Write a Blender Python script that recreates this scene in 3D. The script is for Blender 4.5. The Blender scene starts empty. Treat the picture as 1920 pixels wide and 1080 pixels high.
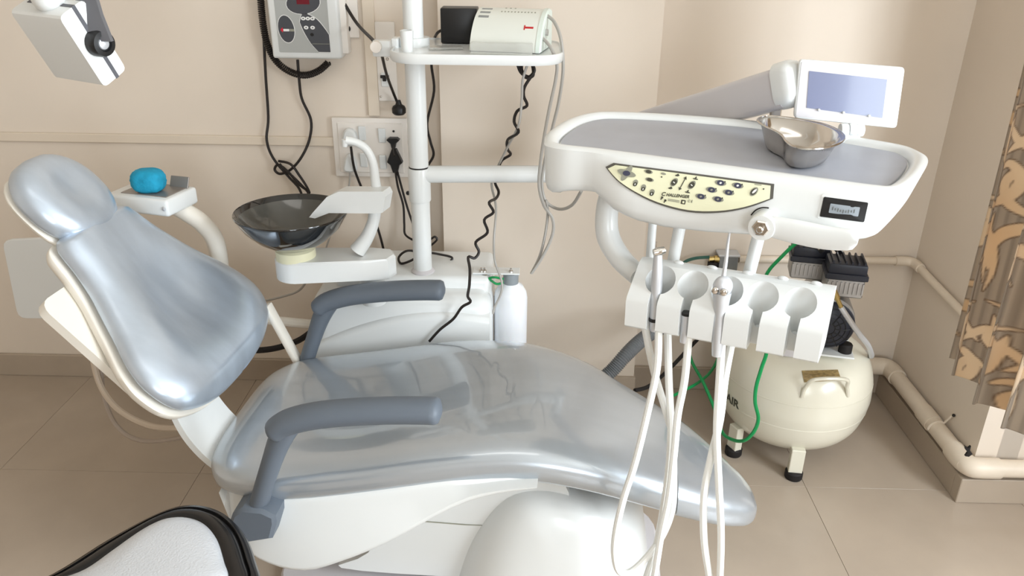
import bpy, bmesh, math, random
import numpy as np
from mathutils import Vector, Matrix
random.seed(7); rng = np.random.default_rng(7)
scn = bpy.context.scene
COL = scn.collection
R = math.radians

# ------------------------------------------------------------------ camera
F, CAMH = 1500.0, 1.5                      # focal length in pixels of a 1920 wide frame, eye height
PITCH, YAW, ROLL = 24.4, 1.1, 0.6
def _axes():
    p, y, r = R(PITCH), R(YAW), R(ROLL)
    fw = np.array([-math.sin(y)*math.cos(p), math.cos(y)*math.cos(p), -math.sin(p)])
    ri = np.array([math.cos(y), math.sin(y), 0.0]); up = np.cross(ri, fw)
    return ri*math.cos(r)+up*math.sin(r), -ri*math.sin(r)+up*math.cos(r), fw
AR, AU, AF = _axes(); EYE = np.array([0, 0, CAMH])
cam = bpy.data.objects.new('camera', bpy.data.cameras.new('camera')); COL.objects.link(cam)
cam.data.sensor_width = 36; cam.data.lens = 36*F/1920; cam.data.clip_start = .02
cam.matrix_world = Matrix(((AR[0], AU[0], -AF[0], 0), (AR[1], AU[1], -AF[1], 0), (AR[2], AU[2], -AF[2], CAMH), (0, 0, 0, 1)))
scn.camera = cam

# ------------------------------------------------------------------ world, daylight, exposure
scn.view_settings.view_transform = 'Standard'; scn.view_settings.look = 'None'
scn.view_settings.gamma = 1; scn.view_settings.use_curve_mapping = False
scn.view_settings.exposure = 0.33
wd = bpy.data.worlds.new('daylight'); scn.world = wd; wd.use_nodes = True
wd.node_tree.nodes['Background'].inputs[0].default_value = (.80, .88, 1, 1)
wd.node_tree.nodes['Background'].inputs[1].default_value = 1.0
def area(name, loc, target, sx, sy, power, col):
    l = bpy.data.lights.new(name, 'AREA'); l.shape = 'RECTANGLE'; l.size = sx; l.size_y = sy; l.energy = power; l.color = col
    o = bpy.data.objects.new(name, l); COL.objects.link(o); o.location = loc
    o.rotation_euler = (Vector(target)-Vector(loc)).to_track_quat('-Z', 'Y').to_euler()
    return o
area('daylight_side_window', (2.02, .15, 1.37), (1.0, .15, 1.33), 1.3, 1.4, 100, (.86, .94, 1))
area('daylight_front_window', (.75, -2.52, 1.50), (.75, 0, 1.35), .95, 1.3, 34, (.86, .94, 1))
area('ceiling_fill', (-.4, .9, 2.66), (-.4, .9, 0), 1.3, .30, 2, (1, .97, .92))  # added room fill from above, no lamp fitting belongs to it

# ------------------------------------------------------------------ pixel rays -> points at a chosen real depth
def ray(x, y): return AF + AR*(x-960)/F + AU*(540-y)/F
def oz(x, y, z): d = ray(x, y); return Vector(EYE + d*((z-CAMH)/d[2]))
def oy(x, y, Y): d = ray(x, y); return Vector(EYE + d*(Y/d[1]))
def ox(x, y, X): d = ray(x, y); return Vector(EYE + d*(X/d[0]))

# ------------------------------------------------------------------ materials
def lin(c): return tuple((v/255/12.92 if v/255 <= .04045 else ((v/255+.055)/1.055)**2.4) for v in c)
MATS = {}
def mat(name, rgb, rough=.5, metal=0, coat=0, coat_rough=.05, var=0, vscale=6, bump=0, bscale=200, trans=0, sss=0, emit=None, spec=.5, alpha=1, stretch=None, ior=1.45):
    if name in MATS: return MATS[name]
    m = bpy.data.materials.new(name); m.use_nodes = True; nt = m.node_tree; b = nt.nodes['Principled BSDF']
    c = lin(rgb); b.inputs['Base Color'].default_value = (*c, 1)
    b.inputs['Roughness'].default_value = rough; b.inputs['Metallic'].default_value = metal
    b.inputs['Coat Weight'].default_value = coat; b.inputs['Coat Roughness'].default_value = coat_rough
    b.inputs['Transmission Weight'].default_value = trans; b.inputs['IOR'].default_value = ior
    b.inputs['Specular IOR Level'].default_value = spec; b.inputs['Alpha'].default_value = alpha
    if sss: b.inputs['Subsurface Weight'].default_value = sss; b.inputs['Subsurface Radius'].default_value = (.01, .008, .006)
    if emit: b.inputs['Emission Color'].default_value = (*lin(emit[0]), 1); b.inputs['Emission Strength'].default_value = emit[1]
    tc = nt.nodes.new('ShaderNodeTexCoord'); src = tc.outputs['Object']
    if stretch:
        mp = nt.nodes.new('ShaderNodeMapping'); mp.inputs['Scale'].default_value = stretch
        nt.links.new(src, mp.inputs[0]); src = mp.outputs[0]
    if var:
        n = nt.nodes.new('ShaderNodeTexNoise'); n.inputs['Scale'].default_value = vscale; n.inputs['Detail'].default_value = 5
        nt.links.new(src, n.inputs['Vector'])
        mr = nt.nodes.new('ShaderNodeMapRange'); mr.inputs[1].default_value = .3; mr.inputs[2].default_value = .7
        mr.inputs[3].default_value = 1-var; mr.inputs[4].default_value = 1+var
        nt.links.new(n.outputs[0], mr.inputs[0])
        mx = nt.nodes.new('ShaderNodeMix'); mx.data_type = 'RGBA'; mx.blend_type = 'MULTIPLY'; mx.inputs[0].default_value = 1
        mx.inputs[6].default_value = (*c, 1); nt.links.new(mr.outputs[0], mx.inputs[7]); nt.links.new(mx.outputs[2], b.inputs['Base Color'])
    if bump:
        n = nt.nodes.new('ShaderNodeTexNoise'); n.inputs['Scale'].default_value = bscale; n.inputs['Detail'].default_value = 2
        nt.links.new(tc.outputs['Object'], n.inputs['Vector'])
        bp = nt.nodes.new('ShaderNodeBump'); bp.inputs['Strength'].default_value = bump; bp.inputs['Distance'].default_value = .002
        nt.links.new(n.outputs[0], bp.inputs['Height']); nt.links.new(bp.outputs[0], b.inputs['Normal'])
    MATS[name] = m; return m
wall_m = mat('cream_wall_paint', (225, 212, 197), .55, var=.035, vscale=2.2, bump=.06, bscale=120)
tile_m = mat('polished_beige_tile', (178, 163, 147), .22, var=.07, vscale=3.5, spec=.5)
grout_m = mat('tile_grout', (158, 143, 127), .8)
skirt_m = mat('beige_skirting_tile', (176, 161, 144), .35, var=.06, vscale=5)
ceil_m = mat('ceiling_white', (238, 234, 226), .8)
white_m = mat('white_plastic', (228, 230, 229), .28, coat=.25, coat_rough=.12)
cream_m = mat('cream_plastic', (236, 230, 219), .35)
pvc_m = mat('painted_pvc_pipe', (222, 208, 190), .4, var=.05, vscale=14)
trunk_m = mat('pvc_trunking', (222, 208, 190), .45)
plate_m = mat('white_switch_plastic', (235, 228, 220), .35)
black_m = mat('black_plastic', (22, 21, 22), .4)
cable_m = mat('black_cable_rubber', (30, 23, 20), .5)
greycable_m = mat('grey_cable_rubber', (172, 168, 162), .45)
hose_m = mat('white_silicone_hose', (240, 240, 236), .35, sss=.1)
steel_m = mat('polished_steel', (205, 200, 194), .14, metal=1)
satin_m = mat('satin_metal', (206, 208, 212), .4, metal=.45)
vinyl_m = mat('silver_vinyl', (198, 210, 224), .33, metal=.66, var=.09, vscale=7, stretch=(1, 2.4, 1))
seatv_m = mat('silver_vinyl_under_clear_film', (182, 190, 198), .31, metal=.6, coat=1, coat_rough=.035, var=.05, vscale=5, stretch=(.6, 3, 1))
seatv_m.node_tree.nodes['Principled BSDF'].inputs['Coat IOR'].default_value = 1.75
arm_m = mat('grey_armrest_polyurethane', (98, 106, 116), .5, bump=.05, bscale=500)
mat_m = mat('grey_silicone_mat', (168, 171, 180), .38, var=.05, vscale=12)
screen_m = mat('opal_viewer_screen', (120, 126, 154), .15, coat=.35)
bezel_m = mat('pale_grey_bezel', (210, 206, 208), .3)
green_m = mat('green_air_tube', (20, 148, 82), .3)
blackglass_m = mat('black_glass', (14, 14, 15), .06, coat=1, coat_rough=.02)
tank_m = mat('ivory_enamel', (222, 217, 200), .3, coat=.5, coat_rough=.12, var=.02)
navy_m = mat('navy_compressor_plastic', (30, 33, 44), .42)
castal_m = mat('cast_aluminium', (168, 166, 164), .42, metal=.8)
rubber_m = mat('black_rubber', (26, 22, 22), .7)
blue_m = mat('turquoise_sponge', (24, 150, 186), .75, var=.12, vscale=60, bump=.5, bscale=160)
corr_m = mat('grey_corrugated_hose', (112, 114, 116), .35)
brass_m = mat('brass_fitting', (196, 172, 112), .3, metal=1)
clear_m = mat('clear_acrylic', (235, 235, 232), .12, trans=.75, alpha=1, ior=1.2)
ink_m = mat('dark_print', (72, 72, 62), .5)
navyink_m = mat('navy_print', (64, 66, 86), .5)
greyink_m = mat('grey_print', (150, 150, 136), .5)
whiteink_m = mat('white_print', (238, 238, 236), .5)
panel_m = mat('pale_yellow_membrane', (240, 240, 208), .3)
stool_m = mat('pearl_white_vinyl', (214, 218, 224), .38, metal=.25, bump=.45, bscale=260)
gloss_black_m = mat('glossy_black_edge', (24, 23, 24), .18)

# ------------------------------------------------------------------ geometry helper
def cr(pts, n=8, closed=False):
    """Catmull-Rom through points"""
    P = [np.array(p, float) for p in pts]; m = len(P); out = []
    segs = m if closed else m-1
    for i in range(segs):
        if closed: p0, p1, p2, p3 = P[(i-1) % m], P[i], P[(i+1) % m], P[(i+2) % m]
        else: p0, p1, p2, p3 = P[max(i-1, 0)], P[i], P[i+1], P[min(i+2, m-1)]
        for k in range(n):
            t = k/n
            out.append(.5*((2*p1)+(-p0+p2)*t+(2*p0-5*p1+4*p2-p3)*t*t+(-p0+3*p1-3*p2+p3)*t**3))
    if not closed: out.append(P[-1])
    return out
class G:
    def __init__(s): s.v = []; s.f = []
    def add(s, v, f):
        o = len(s.v); s.v += [tuple(p) for p in v]; s.f += [tuple(i+o for i in q) for q in f]; return s
    def bm(s, b):
        b.verts.index_update(); b.verts.ensure_lookup_table()
        s.add([v.co[:] for v in b.verts], [[v.index for v in f.verts] for f in b.faces]); b.free(); return s
    def box(s, c, size, bevel=0, seg=2, rot=None):
        b = bmesh.new(); bmesh.ops.create_cube(b, size=1)
        bmesh.ops.scale(b, vec=size, verts=b.verts)
        if bevel: bmesh.ops.bevel(b, geom=b.edges[:], offset=bevel, segments=seg, affect='EDGES', profile=.5)
        if rot is not None: bmesh.ops.transform(b, matrix=rot.to_4x4(), verts=b.verts)
        bmesh.ops.translate(b, vec=c, verts=b.verts); return s.bm(b)
    def loft(s, rings, cap=True, closed=True):
        n = len(rings[0]); v = [tuple(p) for r in rings for p in r]; f = []
        for i in range(len(rings)-1):
            for j in range(n if closed else n-1):
                k = (j+1) % n
                f.append((i*n+j, i*n+k, (i+1)*n+k, (i+1)*n+j))
        if cap and closed:
            f.append(tuple(reversed(range(n)))); f.append(tuple((len(rings)-1)*n+j for j in range(n)))
        return s.add(v, f)
    def tube(s, pts, r, n=8, sub=6, smooth=True, closed=False, flat=1.0):
        P = cr(pts, sub, closed) if smooth else [np.array(p, float) for p in pts]
        m = len(P); rr = r if isinstance(r, (list, tuple)) else None
        if rr: rad = np.interp(np.linspace(0, 1, m), np.linspace(0, 1, len(rr)), rr)
        else: rad = [r]*m
        T = []
        for i in range(m):
            a = P[(i-1) % m] if closed else P[max(i-1, 0)]; c = P[(i+1) % m] if closed else P[min(i+1, m-1)]
            d = c-a; T.append(d/(np.linalg.norm(d)+1e-12))
        up = np.array([0, 0, 1.0]) if abs(T[0][2]) < .9 else np.array([0, 1.0, 0])
        nrm = np.cross(T[0], up); nrm /= np.linalg.norm(nrm); rings = []
        for i in range(m):
            nrm = nrm-T[i]*np.dot(nrm, T[i]); nrm /= np.linalg.norm(nrm)+1e-12; bn = np.cross(T[i], nrm)
            rings.append([P[i]+(nrm*math.cos(a)+bn*math.sin(a)*flat)*rad[i] for a in [2*math.pi*k/n for k in range(n)]])
        if closed: rings.append(rings[0])
        return s.loft(rings, cap=not closed)
    def lathe(s, prof, c=(0, 0, 0), n=32, axis='z', M=None, cap=True):
        """profile of (radius, height)"""
        rings = []
        for r, h in prof:
            ring = []
            for k in range(n):
                a = 2*math.pi*k/n; p = Vector((r*math.cos(a), r*math.sin(a), h))
                if axis == 'y': p = Vector((p.x, p.z, -p.y))
                elif axis == 'x': p = Vector((p.z, p.x, p.y))
                if M is not None: p = M @ p
                ring.append(tuple(p+Vector(c)))
            rings.append(ring)
        return s.loft(rings, cap=cap)
    def prism(s, outline, z0, z1, fn=None, bev=0):
        """2-D outline extruded along z; fn maps (x,y,z) -> point"""
        fn = fn or (lambda x, y, z: (x, y, z))
        cx = sum(p[0] for p in outline)/len(outline); cy = sum(p[1] for p in outline)/len(outline)
        lv = [(z0, 0), (z1, 0)] if not bev else [(z0, 0), (z1-bev*(1 if z1 > z0 else -1), 0), (z1, bev)]
        rings = []
        for z, ins in lv:
            ring = []
            for x, y in outline:
                if ins:
                    d = math.hypot(x-cx, y-cy)+1e-9; x -= (x-cx)/d*ins; y -= (y-cy)/d*ins
                ring.append(fn(x, y, z))
            rings.append(ring)
        return s.loft(rings)
    def ball(s, c, r, seg=16, sc=(1, 1, 1)):
        b = bmesh.new(); bmesh.ops.create_uvsphere(b, u_segments=seg, v_segments=seg//2+2, radius=r)
        bmesh.ops.scale(b, vec=sc, verts=b.verts); bmesh.ops.translate(b, vec=c, verts=b.verts); return s.bm(b)
def rrect(w, h, r, n=5, cx=0, cy=0):
    out = []
    for sx, sy, a0 in ((1, 1, 0), (-1, 1, 90), (-1, -1, 180), (1, -1, 270)):
        for k in range(n+1):
            a = R(a0+90*k/n); out.append((cx+sx*(w/2-r)+r*math.cos(a), cy+sy*(h/2-r)+r*math.sin(a)))
    return out
def ell(cx, cy, a, b, rot=0, n=24):
    t = R(rot); return [(cx+a*math.cos(q)*math.cos(t)-b*math.sin(q)*math.sin(t), cy+a*math.cos(q)*math.sin(t)+b*math.sin(q)*math.cos(t)) for q in [2*math.pi*k/n for k in range(n)]]
def xf(g, M):
    g.v = [tuple(M @ Vector(p)) for p in g.v]; return g

# ------------------------------------------------------------------ object helpers
ROOTM = {}
def finish(me, m, smooth):
    b = bmesh.new(); b.from_mesh(me); bmesh.ops.remove_doubles(b, verts=b.verts, dist=1e-6)
    bmesh.ops.recalc_face_normals(b, faces=b.faces); b.to_mesh(me); b.free()
    if m: me.materials.append(m)
    if smooth:
        me.polygons.foreach_set('use_smooth', [True]*len(me.polygons)); me.set_sharp_from_angle(angle=R(smooth))
def tag(o, label=None, cat=None, group=None, kind=None):
    if label: o['label'] = label
    if cat: o['category'] = cat
    if group: o['group'] = group
    if kind: o['kind'] = kind
    return o
def thing(name, label, cat, loc=(0, 0, 0), rotz=0, group=None):
    o = bpy.data.objects.new(name, None); COL.objects.link(o); o.empty_display_size = .05
    o.location = loc; o.rotation_euler = (0, 0, rotz); tag(o, label, cat, group)
    ROOTM[o.name] = Matrix.Translation(loc) @ Matrix.Rotation(rotz, 4, 'Z'); return o
def part(name, g, m, parent, label=None, smooth=35, local=False):
    M = ROOTM[parent.name]
    if not local: g = xf(g, M.inverted())
    me = bpy.data.meshes.new(name); me.from_pydata(g.v, [], g.f); finish(me, m, smooth)
    o = bpy.data.objects.new(name, me); COL.objects.link(o); o.parent = parent; ROOTM[o.name] = M
    if label: o['label'] = label
    return o
def solo(name, g, m, label=None, cat=None, group=None, kind=None, smooth=35):
    v = np.array(g.v); c = Vector(((v[:, 0].min()+v[:, 0].max())/2, (v[:, 1].min()+v[:, 1].max())/2, v[:, 2].min()))
    me = bpy.data.meshes.new(name); me.from_pydata([tuple(Vector(p)-c) for p in g.v], [], g.f); finish(me, m, smooth)
    o = bpy.data.objects.new(name, me); COL.objects.link(o); o.location = c; ROOTM[o.name] = Matrix.Translation(c)
    return tag(o, label, cat, group, kind)
def text_geo(s, size, fn, depth=.0004, bold=0):
    """lettering in the xy plane, centred, mapped by fn(x, y, z)"""
    cu = bpy.data.curves.new('lettering', 'FONT'); cu.body = s; cu.size = size; cu.align_x = 'CENTER'; cu.align_y = 'CENTER'; cu.extrude = depth; cu.offset = bold
    cu.resolution_u = 3
    t = bpy.data.objects.new('lettering', cu); COL.objects.link(t); dg = bpy.context.evaluated_depsgraph_get()
    me = bpy.data.meshes.new_from_object(t.evaluated_get(dg)); g = G()
    g.add([fn(*v.co) for v in me.vertices], [list(p.vertices) for p in me.polygons])
    bpy.data.objects.remove(t); bpy.data.curves.remove(cu); bpy.data.meshes.remove(me); return g

# ================================================================== THE ROOM
WB, WP = 2.475, 2.400           # back wall, pillar face
XR, YR = 1.285, 1.905           # right wall, return wall facing the camera
XL, XW, YF, ZC = -3.3, 1.95, -2.4, 2.7
fl = solo('floor', G().box(((XL+XW)/2, (YF+WB)/2, -.06), (XW-XL+.3, WB-YF+.3, .10)), grout_m, kind='structure')
tg = 0
TM = {}
xs = [XL]+[x for x in np.arange(.835-.6*7, XW, .6) if x > XL]+[XW]
ys = [YF]+[y for y in np.arange(1.925-.6*8, WB, .6) if y > YF]+[WB]
for i in range(len(xs)-1):
    for j in range(len(ys)-1):
        w, h = xs[i+1]-xs[i], ys[j+1]-ys[j]; key = (round(w, 3), round(h, 3))
        if key not in TM:
            o = part('tile', G().box((0, 0, -.005), (w-.0010, h-.0010, .010), .0004, 1), tile_m, fl, local=True, smooth=0); TM[key] = o.data
        else:
            o = bpy.data.objects.new('tile', TM[key]); COL.objects.link(o); o.parent = fl
        o.location = Vector(((xs[i]+xs[i+1])/2, (ys[j]+ys[j+1])/2, 0))-fl.location
solo('wall_back', G().box(((XL+XR)/2, WB+.06, ZC/2), (XR-XL+.2, .12, ZC)), wall_m, kind='structure')
xp0, xp1 = oy(828, 300, WP).x, oy(1222, 300, WP).x
solo('trim_1', G().box(((xp0+xp1)/2, (WP+WB)/2, ZC/2), (xp1-xp0, WB-WP, ZC)), wall_m, kind='structure', label='shallow painted pillar on the back wall')
solo('wall_right', G().box((XR+.06, (YR+WB)/2+.06, ZC/2), (.12, WB-YR+.12, ZC)), wall_m, kind='structure')
solo('wall_return', G().box(((XR+XW)/2+.06, YR+.06, ZC/2), (XW-XR, .12, ZC)), wall_m, kind='structure')
solo('wall_left', G().box((XL-.06, (YF+WB)/2, ZC/2), (.12, WB-YF+.3, ZC)), wall_m, kind='structure')
solo('ceiling', G().box(((XL+XW)/2, (YF+WB)/2, ZC+.05), (XW-XL+.3, WB-YF+.3, .1)), ceil_m, kind='structure')
# wall with the side window (daylight comes in here) and wall with the front window
def wall_hole(name, fixed, lo, hi, a0, a1, z0, z1, axis):
    g = G()
    def bx(p, q, s, t):
        if axis == 'x': g.box((fixed, (p+q)/2, (s+t)/2), (.12, q-p, t-s))
        else: g.box(((p+q)/2, fixed, (s+t)/2), (q-p, .12, t-s))
    bx(lo, a0, 0, ZC); bx(a1, hi, 0, ZC); bx(a0, a1, 0, z0); bx(a0, a1, z1, ZC)
    return solo(name, g, wall_m, kind='structure')
wall_hole('wall_window', XW+.06, YF-.1, YR+.1, -.55, .85, .62, 2.12, 'x')
wall_hole('wall_front', YF-.06, XL-.1, XW+.1, .20, 1.30, .78, 2.22, 'y')
alu_m = mat('window_frame_aluminium', (205, 205, 205), .4, metal=.6)
def window(name, c, w, h, axis):
    g = G(); t = .035
    def bx(u, z, su, sz):
        if axis == 'x': g.box((c[0], c[1]+u, c[2]+z), (.04, su, sz), .003, 1)
        else: g.box((c[0]+u, c[1], c[2]+z), (su, .04, sz), .003, 1)
    bx(-w/2+t/2, 0, t, h); bx(w/2-t/2, 0, t, h); bx(0, h/2-t/2, w, t); bx(0, -h/2+t/2, w, t); bx(0, 0, t, h)
    w_ = solo(name, g, alu_m, kind='structure')
    for sg in (-1, 1):
        pg = G().box((c[0], c[1]+sg*w/4, c[2]), (.005, w/2-.06, h-.07)) if axis == 'x' else G().box((c[0]+sg*w/4, c[1], c[2]), (w/2-.06, .005, h-.07))
        part('pane', pg, pane_m, w_, smooth=0)
    return w_
pane_m = bpy.data.materials.new('window_glass'); pane_m.use_nodes = True; nt_ = pane_m.node_tree
t1, t2, t3 = nt_.nodes.new('ShaderNodeBsdfTransparent'), nt_.nodes.new('ShaderNodeBsdfGlossy'), nt_.nodes.new('ShaderNodeMixShader')
t2.inputs['Roughness'].default_value = .02; t3.inputs[0].default_value = .06
nt_.links.new(t1.outputs[0], t3.inputs[1]); nt_.links.new(t2.outputs[0], t3.inputs[2]); nt_.links.new(t3.outputs[0], nt_.nodes['Material Output'].inputs[0])
window('window_1', (XW+.03, .15, 1.37), 1.4, 1.5, 'x')
window('window_2', (.75, YF-.03, 1.50), 1.1, 1.44, 'y')
# skirting
def skirt(name, pts, h=.086, t=.013):
    g = G()
    for (x0, y0, x1, y1) in pts:
        g.box(((x0+x1)/2, (y0+y1)/2, h/2), (abs(x1-x0), abs(y1-y0), h), .002, 1)
    return solo(name, g, skirt_m, kind='structure')
skirt('baseboard_back', [(XL, WB-.013, xp0, WB), (xp0-.006, WP-.012, xp1+.006, WB), (xp1, WB-.013, XR, WB)])
skirt('baseboard_right', [(XR-.040, YR, XR, WB)], .082)
skirt('baseboard_return', [(XR-.040, YR-.036, XW, YR)], .082)
skirt('baseboard_left', [(XL, YF, XL+.013, WB)])
# PVC cable trunking on the wall
zt0 = oy(300, 262, WB).z
g = G().box(((XL+oy(628, 260, WB).x)/2, WB-.006, zt0+.004), (oy(628, 260, WB).x-XL, .012, .028), .002, 1)
solo('trim_2', g, trunk_m, kind='structure', label='horizontal cable trunking on the left wall')
xa = oy(697, 120, WB).x
solo('trim_3', G().box((xa, WB-.006, (oy(697, 216, WB).z+2.6)/2), (.035, .012, 2.6-oy(697, 216, WB).z), .002, 1), trunk_m, kind='structure', label='vertical cable trunking above the socket plate')

# ================================================================== CURTAIN
def curtain():
    W, Hh, du, dz = .62, 1.85, .0032, .0032
    nu, nz = int(W/du)+1, int(Hh/dz)+1
    z0 = .530
    us = np.arange(nu)*du; zs = np.arange(nz)*dz
    pat = np.full((nz, nu), 9.0)            # signed distance to leaf
    def stroke(pts, radii):
        P = np.array(cr(pts, 14)); rr = np.interp(np.linspace(0, 1, len(P)), np.linspace(0, 1, len(radii)), radii)
        for (pu, pz), r in zip(P, rr):
            i0, i1 = max(0, int((pz-.06)/dz)), min(nz, int((pz+.06)/dz)); j0, j1 = max(0, int((pu-.06)/du)), min(nu, int((pu+.06)/du))
            if i0 >= i1 or j0 >= j1: continue
            d = np.hypot(us[None, j0:j1]-pu, zs[i0:i1, None]-pz)-r
            pat[i0:i1, j0:j1] = np.minimum(pat[i0:i1, j0:j1], d)
    def curl(c, ang, s, flip=1):
        a = R(ang); ca, sa = math.cos(a), math.sin(a)
        def T(p): x, y = p[0]*s, p[1]*s*flip; return (c[0]+x*ca-y*sa, c[1]+x*sa+y*ca)
        stroke([T(p) for p in [(0, 0), (.05, .012), (.10, .05), (.105, .10), (.07, .12), (.052, .10)]], [.002*s, .007*s, .013*s, .014*s, .010*s, .004*s])
    def leaf(c, ang, s, bend=.02):
        a = R(ang); ca, sa = math.cos(a), math.sin(a)
        def T(p): return (c[0]+p[0]*s*ca-p[1]*s*sa, c[1]+p[0]*s*sa+p[1]*s*ca)
        stroke([T(p) for p in [(0, 0), (.04, bend*.5), (.08, bend), (.12, bend*.6)]], [.002*s, .013*s, .012*s, .001])
    PU, PZ = .25, .36
    for a in range(-1, 6):
        for b in range(-1, 10):
            cx, cz = a*PU+(b % 2)*PU/2+.05, b*PZ*.62
            curl((cx, cz), 70, 1.1); curl((cx-.005, cz+.02), 110, 1.05, -1)
            curl((cx+.01, cz-.02), -20, 1.0); curl((cx-.01, cz-.03), 200, .95, -1)
            leaf((cx, cz+.05), 92, 1.1); leaf((cx+.03, cz-.05), -60, 1.0, -.02); leaf((cx-.03, cz-.05), -115, 1.05)
            leaf((cx+.10, cz+.09), 30, .8); leaf((cx-.11, cz+.10), 150, .75, -.02)
    fold = rng.uniform(-.3, .3, 8)
    V = np.zeros((nz, nu, 3))
    Y0, Y1 = 1.765, 1.42
    t = us/W
    ph = t*math.pi*2*3.1+.5*np.sin(t*9)
    for i in range(nz):
        k = .75+.25*(1-zs[i]/Hh)
        V[i, :, 1] = Y0+(Y1-Y0)*t-.012*np.sin(2*ph)*k+.055*zs[i]*(1-t)
        V[i, :, 0] = 1.055+.034*np.sin(ph+.25*math.sin(zs[i]*2.1))*k+.010*np.sin(ph*.5+zs[i])
        V[i, :, 2] = z0+zs[i]
    V[:, :, 2] += (.006*np.sin(ph))[None, :]*(1-zs/Hh)[:, None]
    idx = np.arange(nz*nu).reshape(nz, nu)
    faces = np.stack([idx[:-1, :-1], idx[:-1, 1:], idx[1:, 1:], idx[1:, :-1]], -1).reshape(-1, 4)
    me = bpy.data.meshes.new('curtain'); me.from_pydata(V.reshape(-1, 3).tolist(), [], faces.tolist())
    me.polygons.foreach_set('use_smooth', [True]*len(me.polygons))
    u2 = np.broadcast_to(us[None, :], (nz, nu)); z2 = np.broadcast_to(zs[:, None], (nz, nu))
    st = .5+.5*np.sin(u2*2*math.pi/.021+.6*np.sin(u2*31)); st2 = (np.sin(u2*2*math.pi/.0093) > .55)*.16
    g1, g2 = np.array(lin((178, 165, 150))), np.array(lin((216, 203, 186)))
    colr = g1+(g2-g1)*(st*.6+st2)[..., None]
    l1, l2 = np.array(lin((248, 232, 208))), np.array(lin((238, 214, 180)))
    f = (.5+.5*np.sin(u2*19+z2*13))[..., None]
    k1 = np.clip((.0030-pat)/.0030, 0, 1)[..., None]; k2 = np.clip((.0004-pat)/.0030, 0, 1)[..., None]
    colr = colr*(1-k1)+np.array(lin((140, 114, 90)))*k1; colr = colr*(1-k2)+(l1*(1-f)+l2*f)*k2
    at = me.color_attributes.new('print', 'FLOAT_COLOR', 'POINT')
    at.data.foreach_set('color', np.concatenate([colr, np.ones((nz, nu, 1))], -1).reshape(-1).astype(np.float32))
    m = bpy.data.materials.new('printed_curtain_cloth'); m.use_nodes = True; nt = m.node_tree; b = nt.nodes['Principled BSDF']
    ca = nt.nodes.new('ShaderNodeVertexColor'); ca.layer_name = 'print'; nt.links.new(ca.outputs[0], b.inputs['Base Color'])
    b.inputs['Roughness'].default_value = .6; b.inputs['Sheen Weight'].default_value = .2
    tr = nt.nodes.new('ShaderNodeBsdfTranslucent'); nt.links.new(ca.outputs[0], tr.inputs[0])
    mx = nt.nodes.new('ShaderNodeMixShader'); mx.inputs[0].default_value = .50
    nt.links.new(b.outputs[0], mx.inputs[1]); nt.links.new(tr.outputs[0], mx.inputs[2]); nt.links.new(mx.outputs[0], nt.nodes['Material Output'].inputs[0])
    me.materials.append(m)
    root = thing('curtain', 'grey-brown curtain printed with golden leaf scrolls hanging at the right window', 'curtain', (1.055, 1.4, z0))
    o = bpy.data.objects.new('cloth', me); COL.objects.link(o); o.parent = root; o.matrix_parent_inverse = ROOTM[root.name].inverted()
    so = o.modifiers.new('thickness', 'SOLIDIFY'); so.thickness = .0012
    part('rod', G().tube([(1.055, 1.90, 2.385), (1.055, .1, 2.385)], .012, smooth=False), brass_m, root)
curtain()

# ================================================================== DENTAL CHAIR
CH = thing('dental_chair', 'reclined dental chair with silver vinyl upholstery and two grey armrests', 'dental chair', (-.1, 1.62, 0), R(-4))
def sring(yn, yf, zt, up, dn, p=3.2, dish=0, n=40):
    yc, hw = (yn+yf)/2, (yf-yn)/2; out = []
    for k in range(n):
        a = 2*math.pi*k/n; c, s_ = math.cos(a), math.sin(a)
        u = math.copysign(abs(c)**(2/p), c); w = math.copysign(abs(s_)**(2/p), s_)
        z = zt-up+(w*up if w > 0 else w*dn)
        if w > 0 and dish: z -= dish*w*math.exp(-(u/.55)**2)
        out.append((yc+hw*u, z))
    return out
ST = [  # x, near y, far y, top z, up, down, dish
 (-.600, -.10, .10, .405, .010, .012, 0), (-.590, -.19, .17, .415, .028, .022, 0), (-.570, -.235, .21, .425, .042, .032, .001), (-.53, -.265, .255, .432, .052, .038, .003),
 (-.46, -.278, .285, .437, .058, .042, .006), (-.38, -.278, .305, .443, .060, .044, .010), (-.25, -.268, .318, .462, .062, .044, .014), (-.10, -.258, .318, .492, .064, .044, .012), (.05, -.250, .285, .516, .066, .044, .006),
 (.15, -.248, .252, .517, .066, .044, .002), (.25, -.243, .215, .500, .066, .044, 0), (.34, -.236, .160, .472, .064, .042, 0), (.42, -.226, .125, .441, .062, .040, 0), (.50, -.208, .075, .404, .058, .036, 0), (.56, -.186, .025, .371, .052, .032, 0),
 (.605, -.160, -.022, .341, .042, .026, 0), (.628, -.138, -.052, .320, .028, .018, 0), (.638, -.118, -.078, .304, .010, .008, 0)]
def seat_rings(x0=-9, x1=9, grow=0):
    A = np.array(ST); xs_ = np.concatenate([np.linspace(A[i, 0], A[i+1, 0], 4)[:-1] for i in range(len(A)-1)]+[[A[-1, 0]]])
    Q = [np.array(cr(A, 3))]
    rows = [r for r in Q[0] if x0 <= r[0] <= x1]
    out = []
    for r in rows:
        ring = sring(r[1]-grow, r[2]+grow, r[3]+grow, r[4]+grow, r[5], dish=max(r[6], 0))
        out.append([(r[0]+(grow if r[0] > .6 else 0), y, z) for y, z in ring])
    return out
part('seat', G().loft(seat_rings()), seatv_m, CH, local=True, smooth=50)
part('foot_cover', G().loft(seat_rings(.44, 9, .0040)), seatv_m, CH, local=True, smooth=50, label='clear film sleeve over the foot end of the seat')
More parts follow.
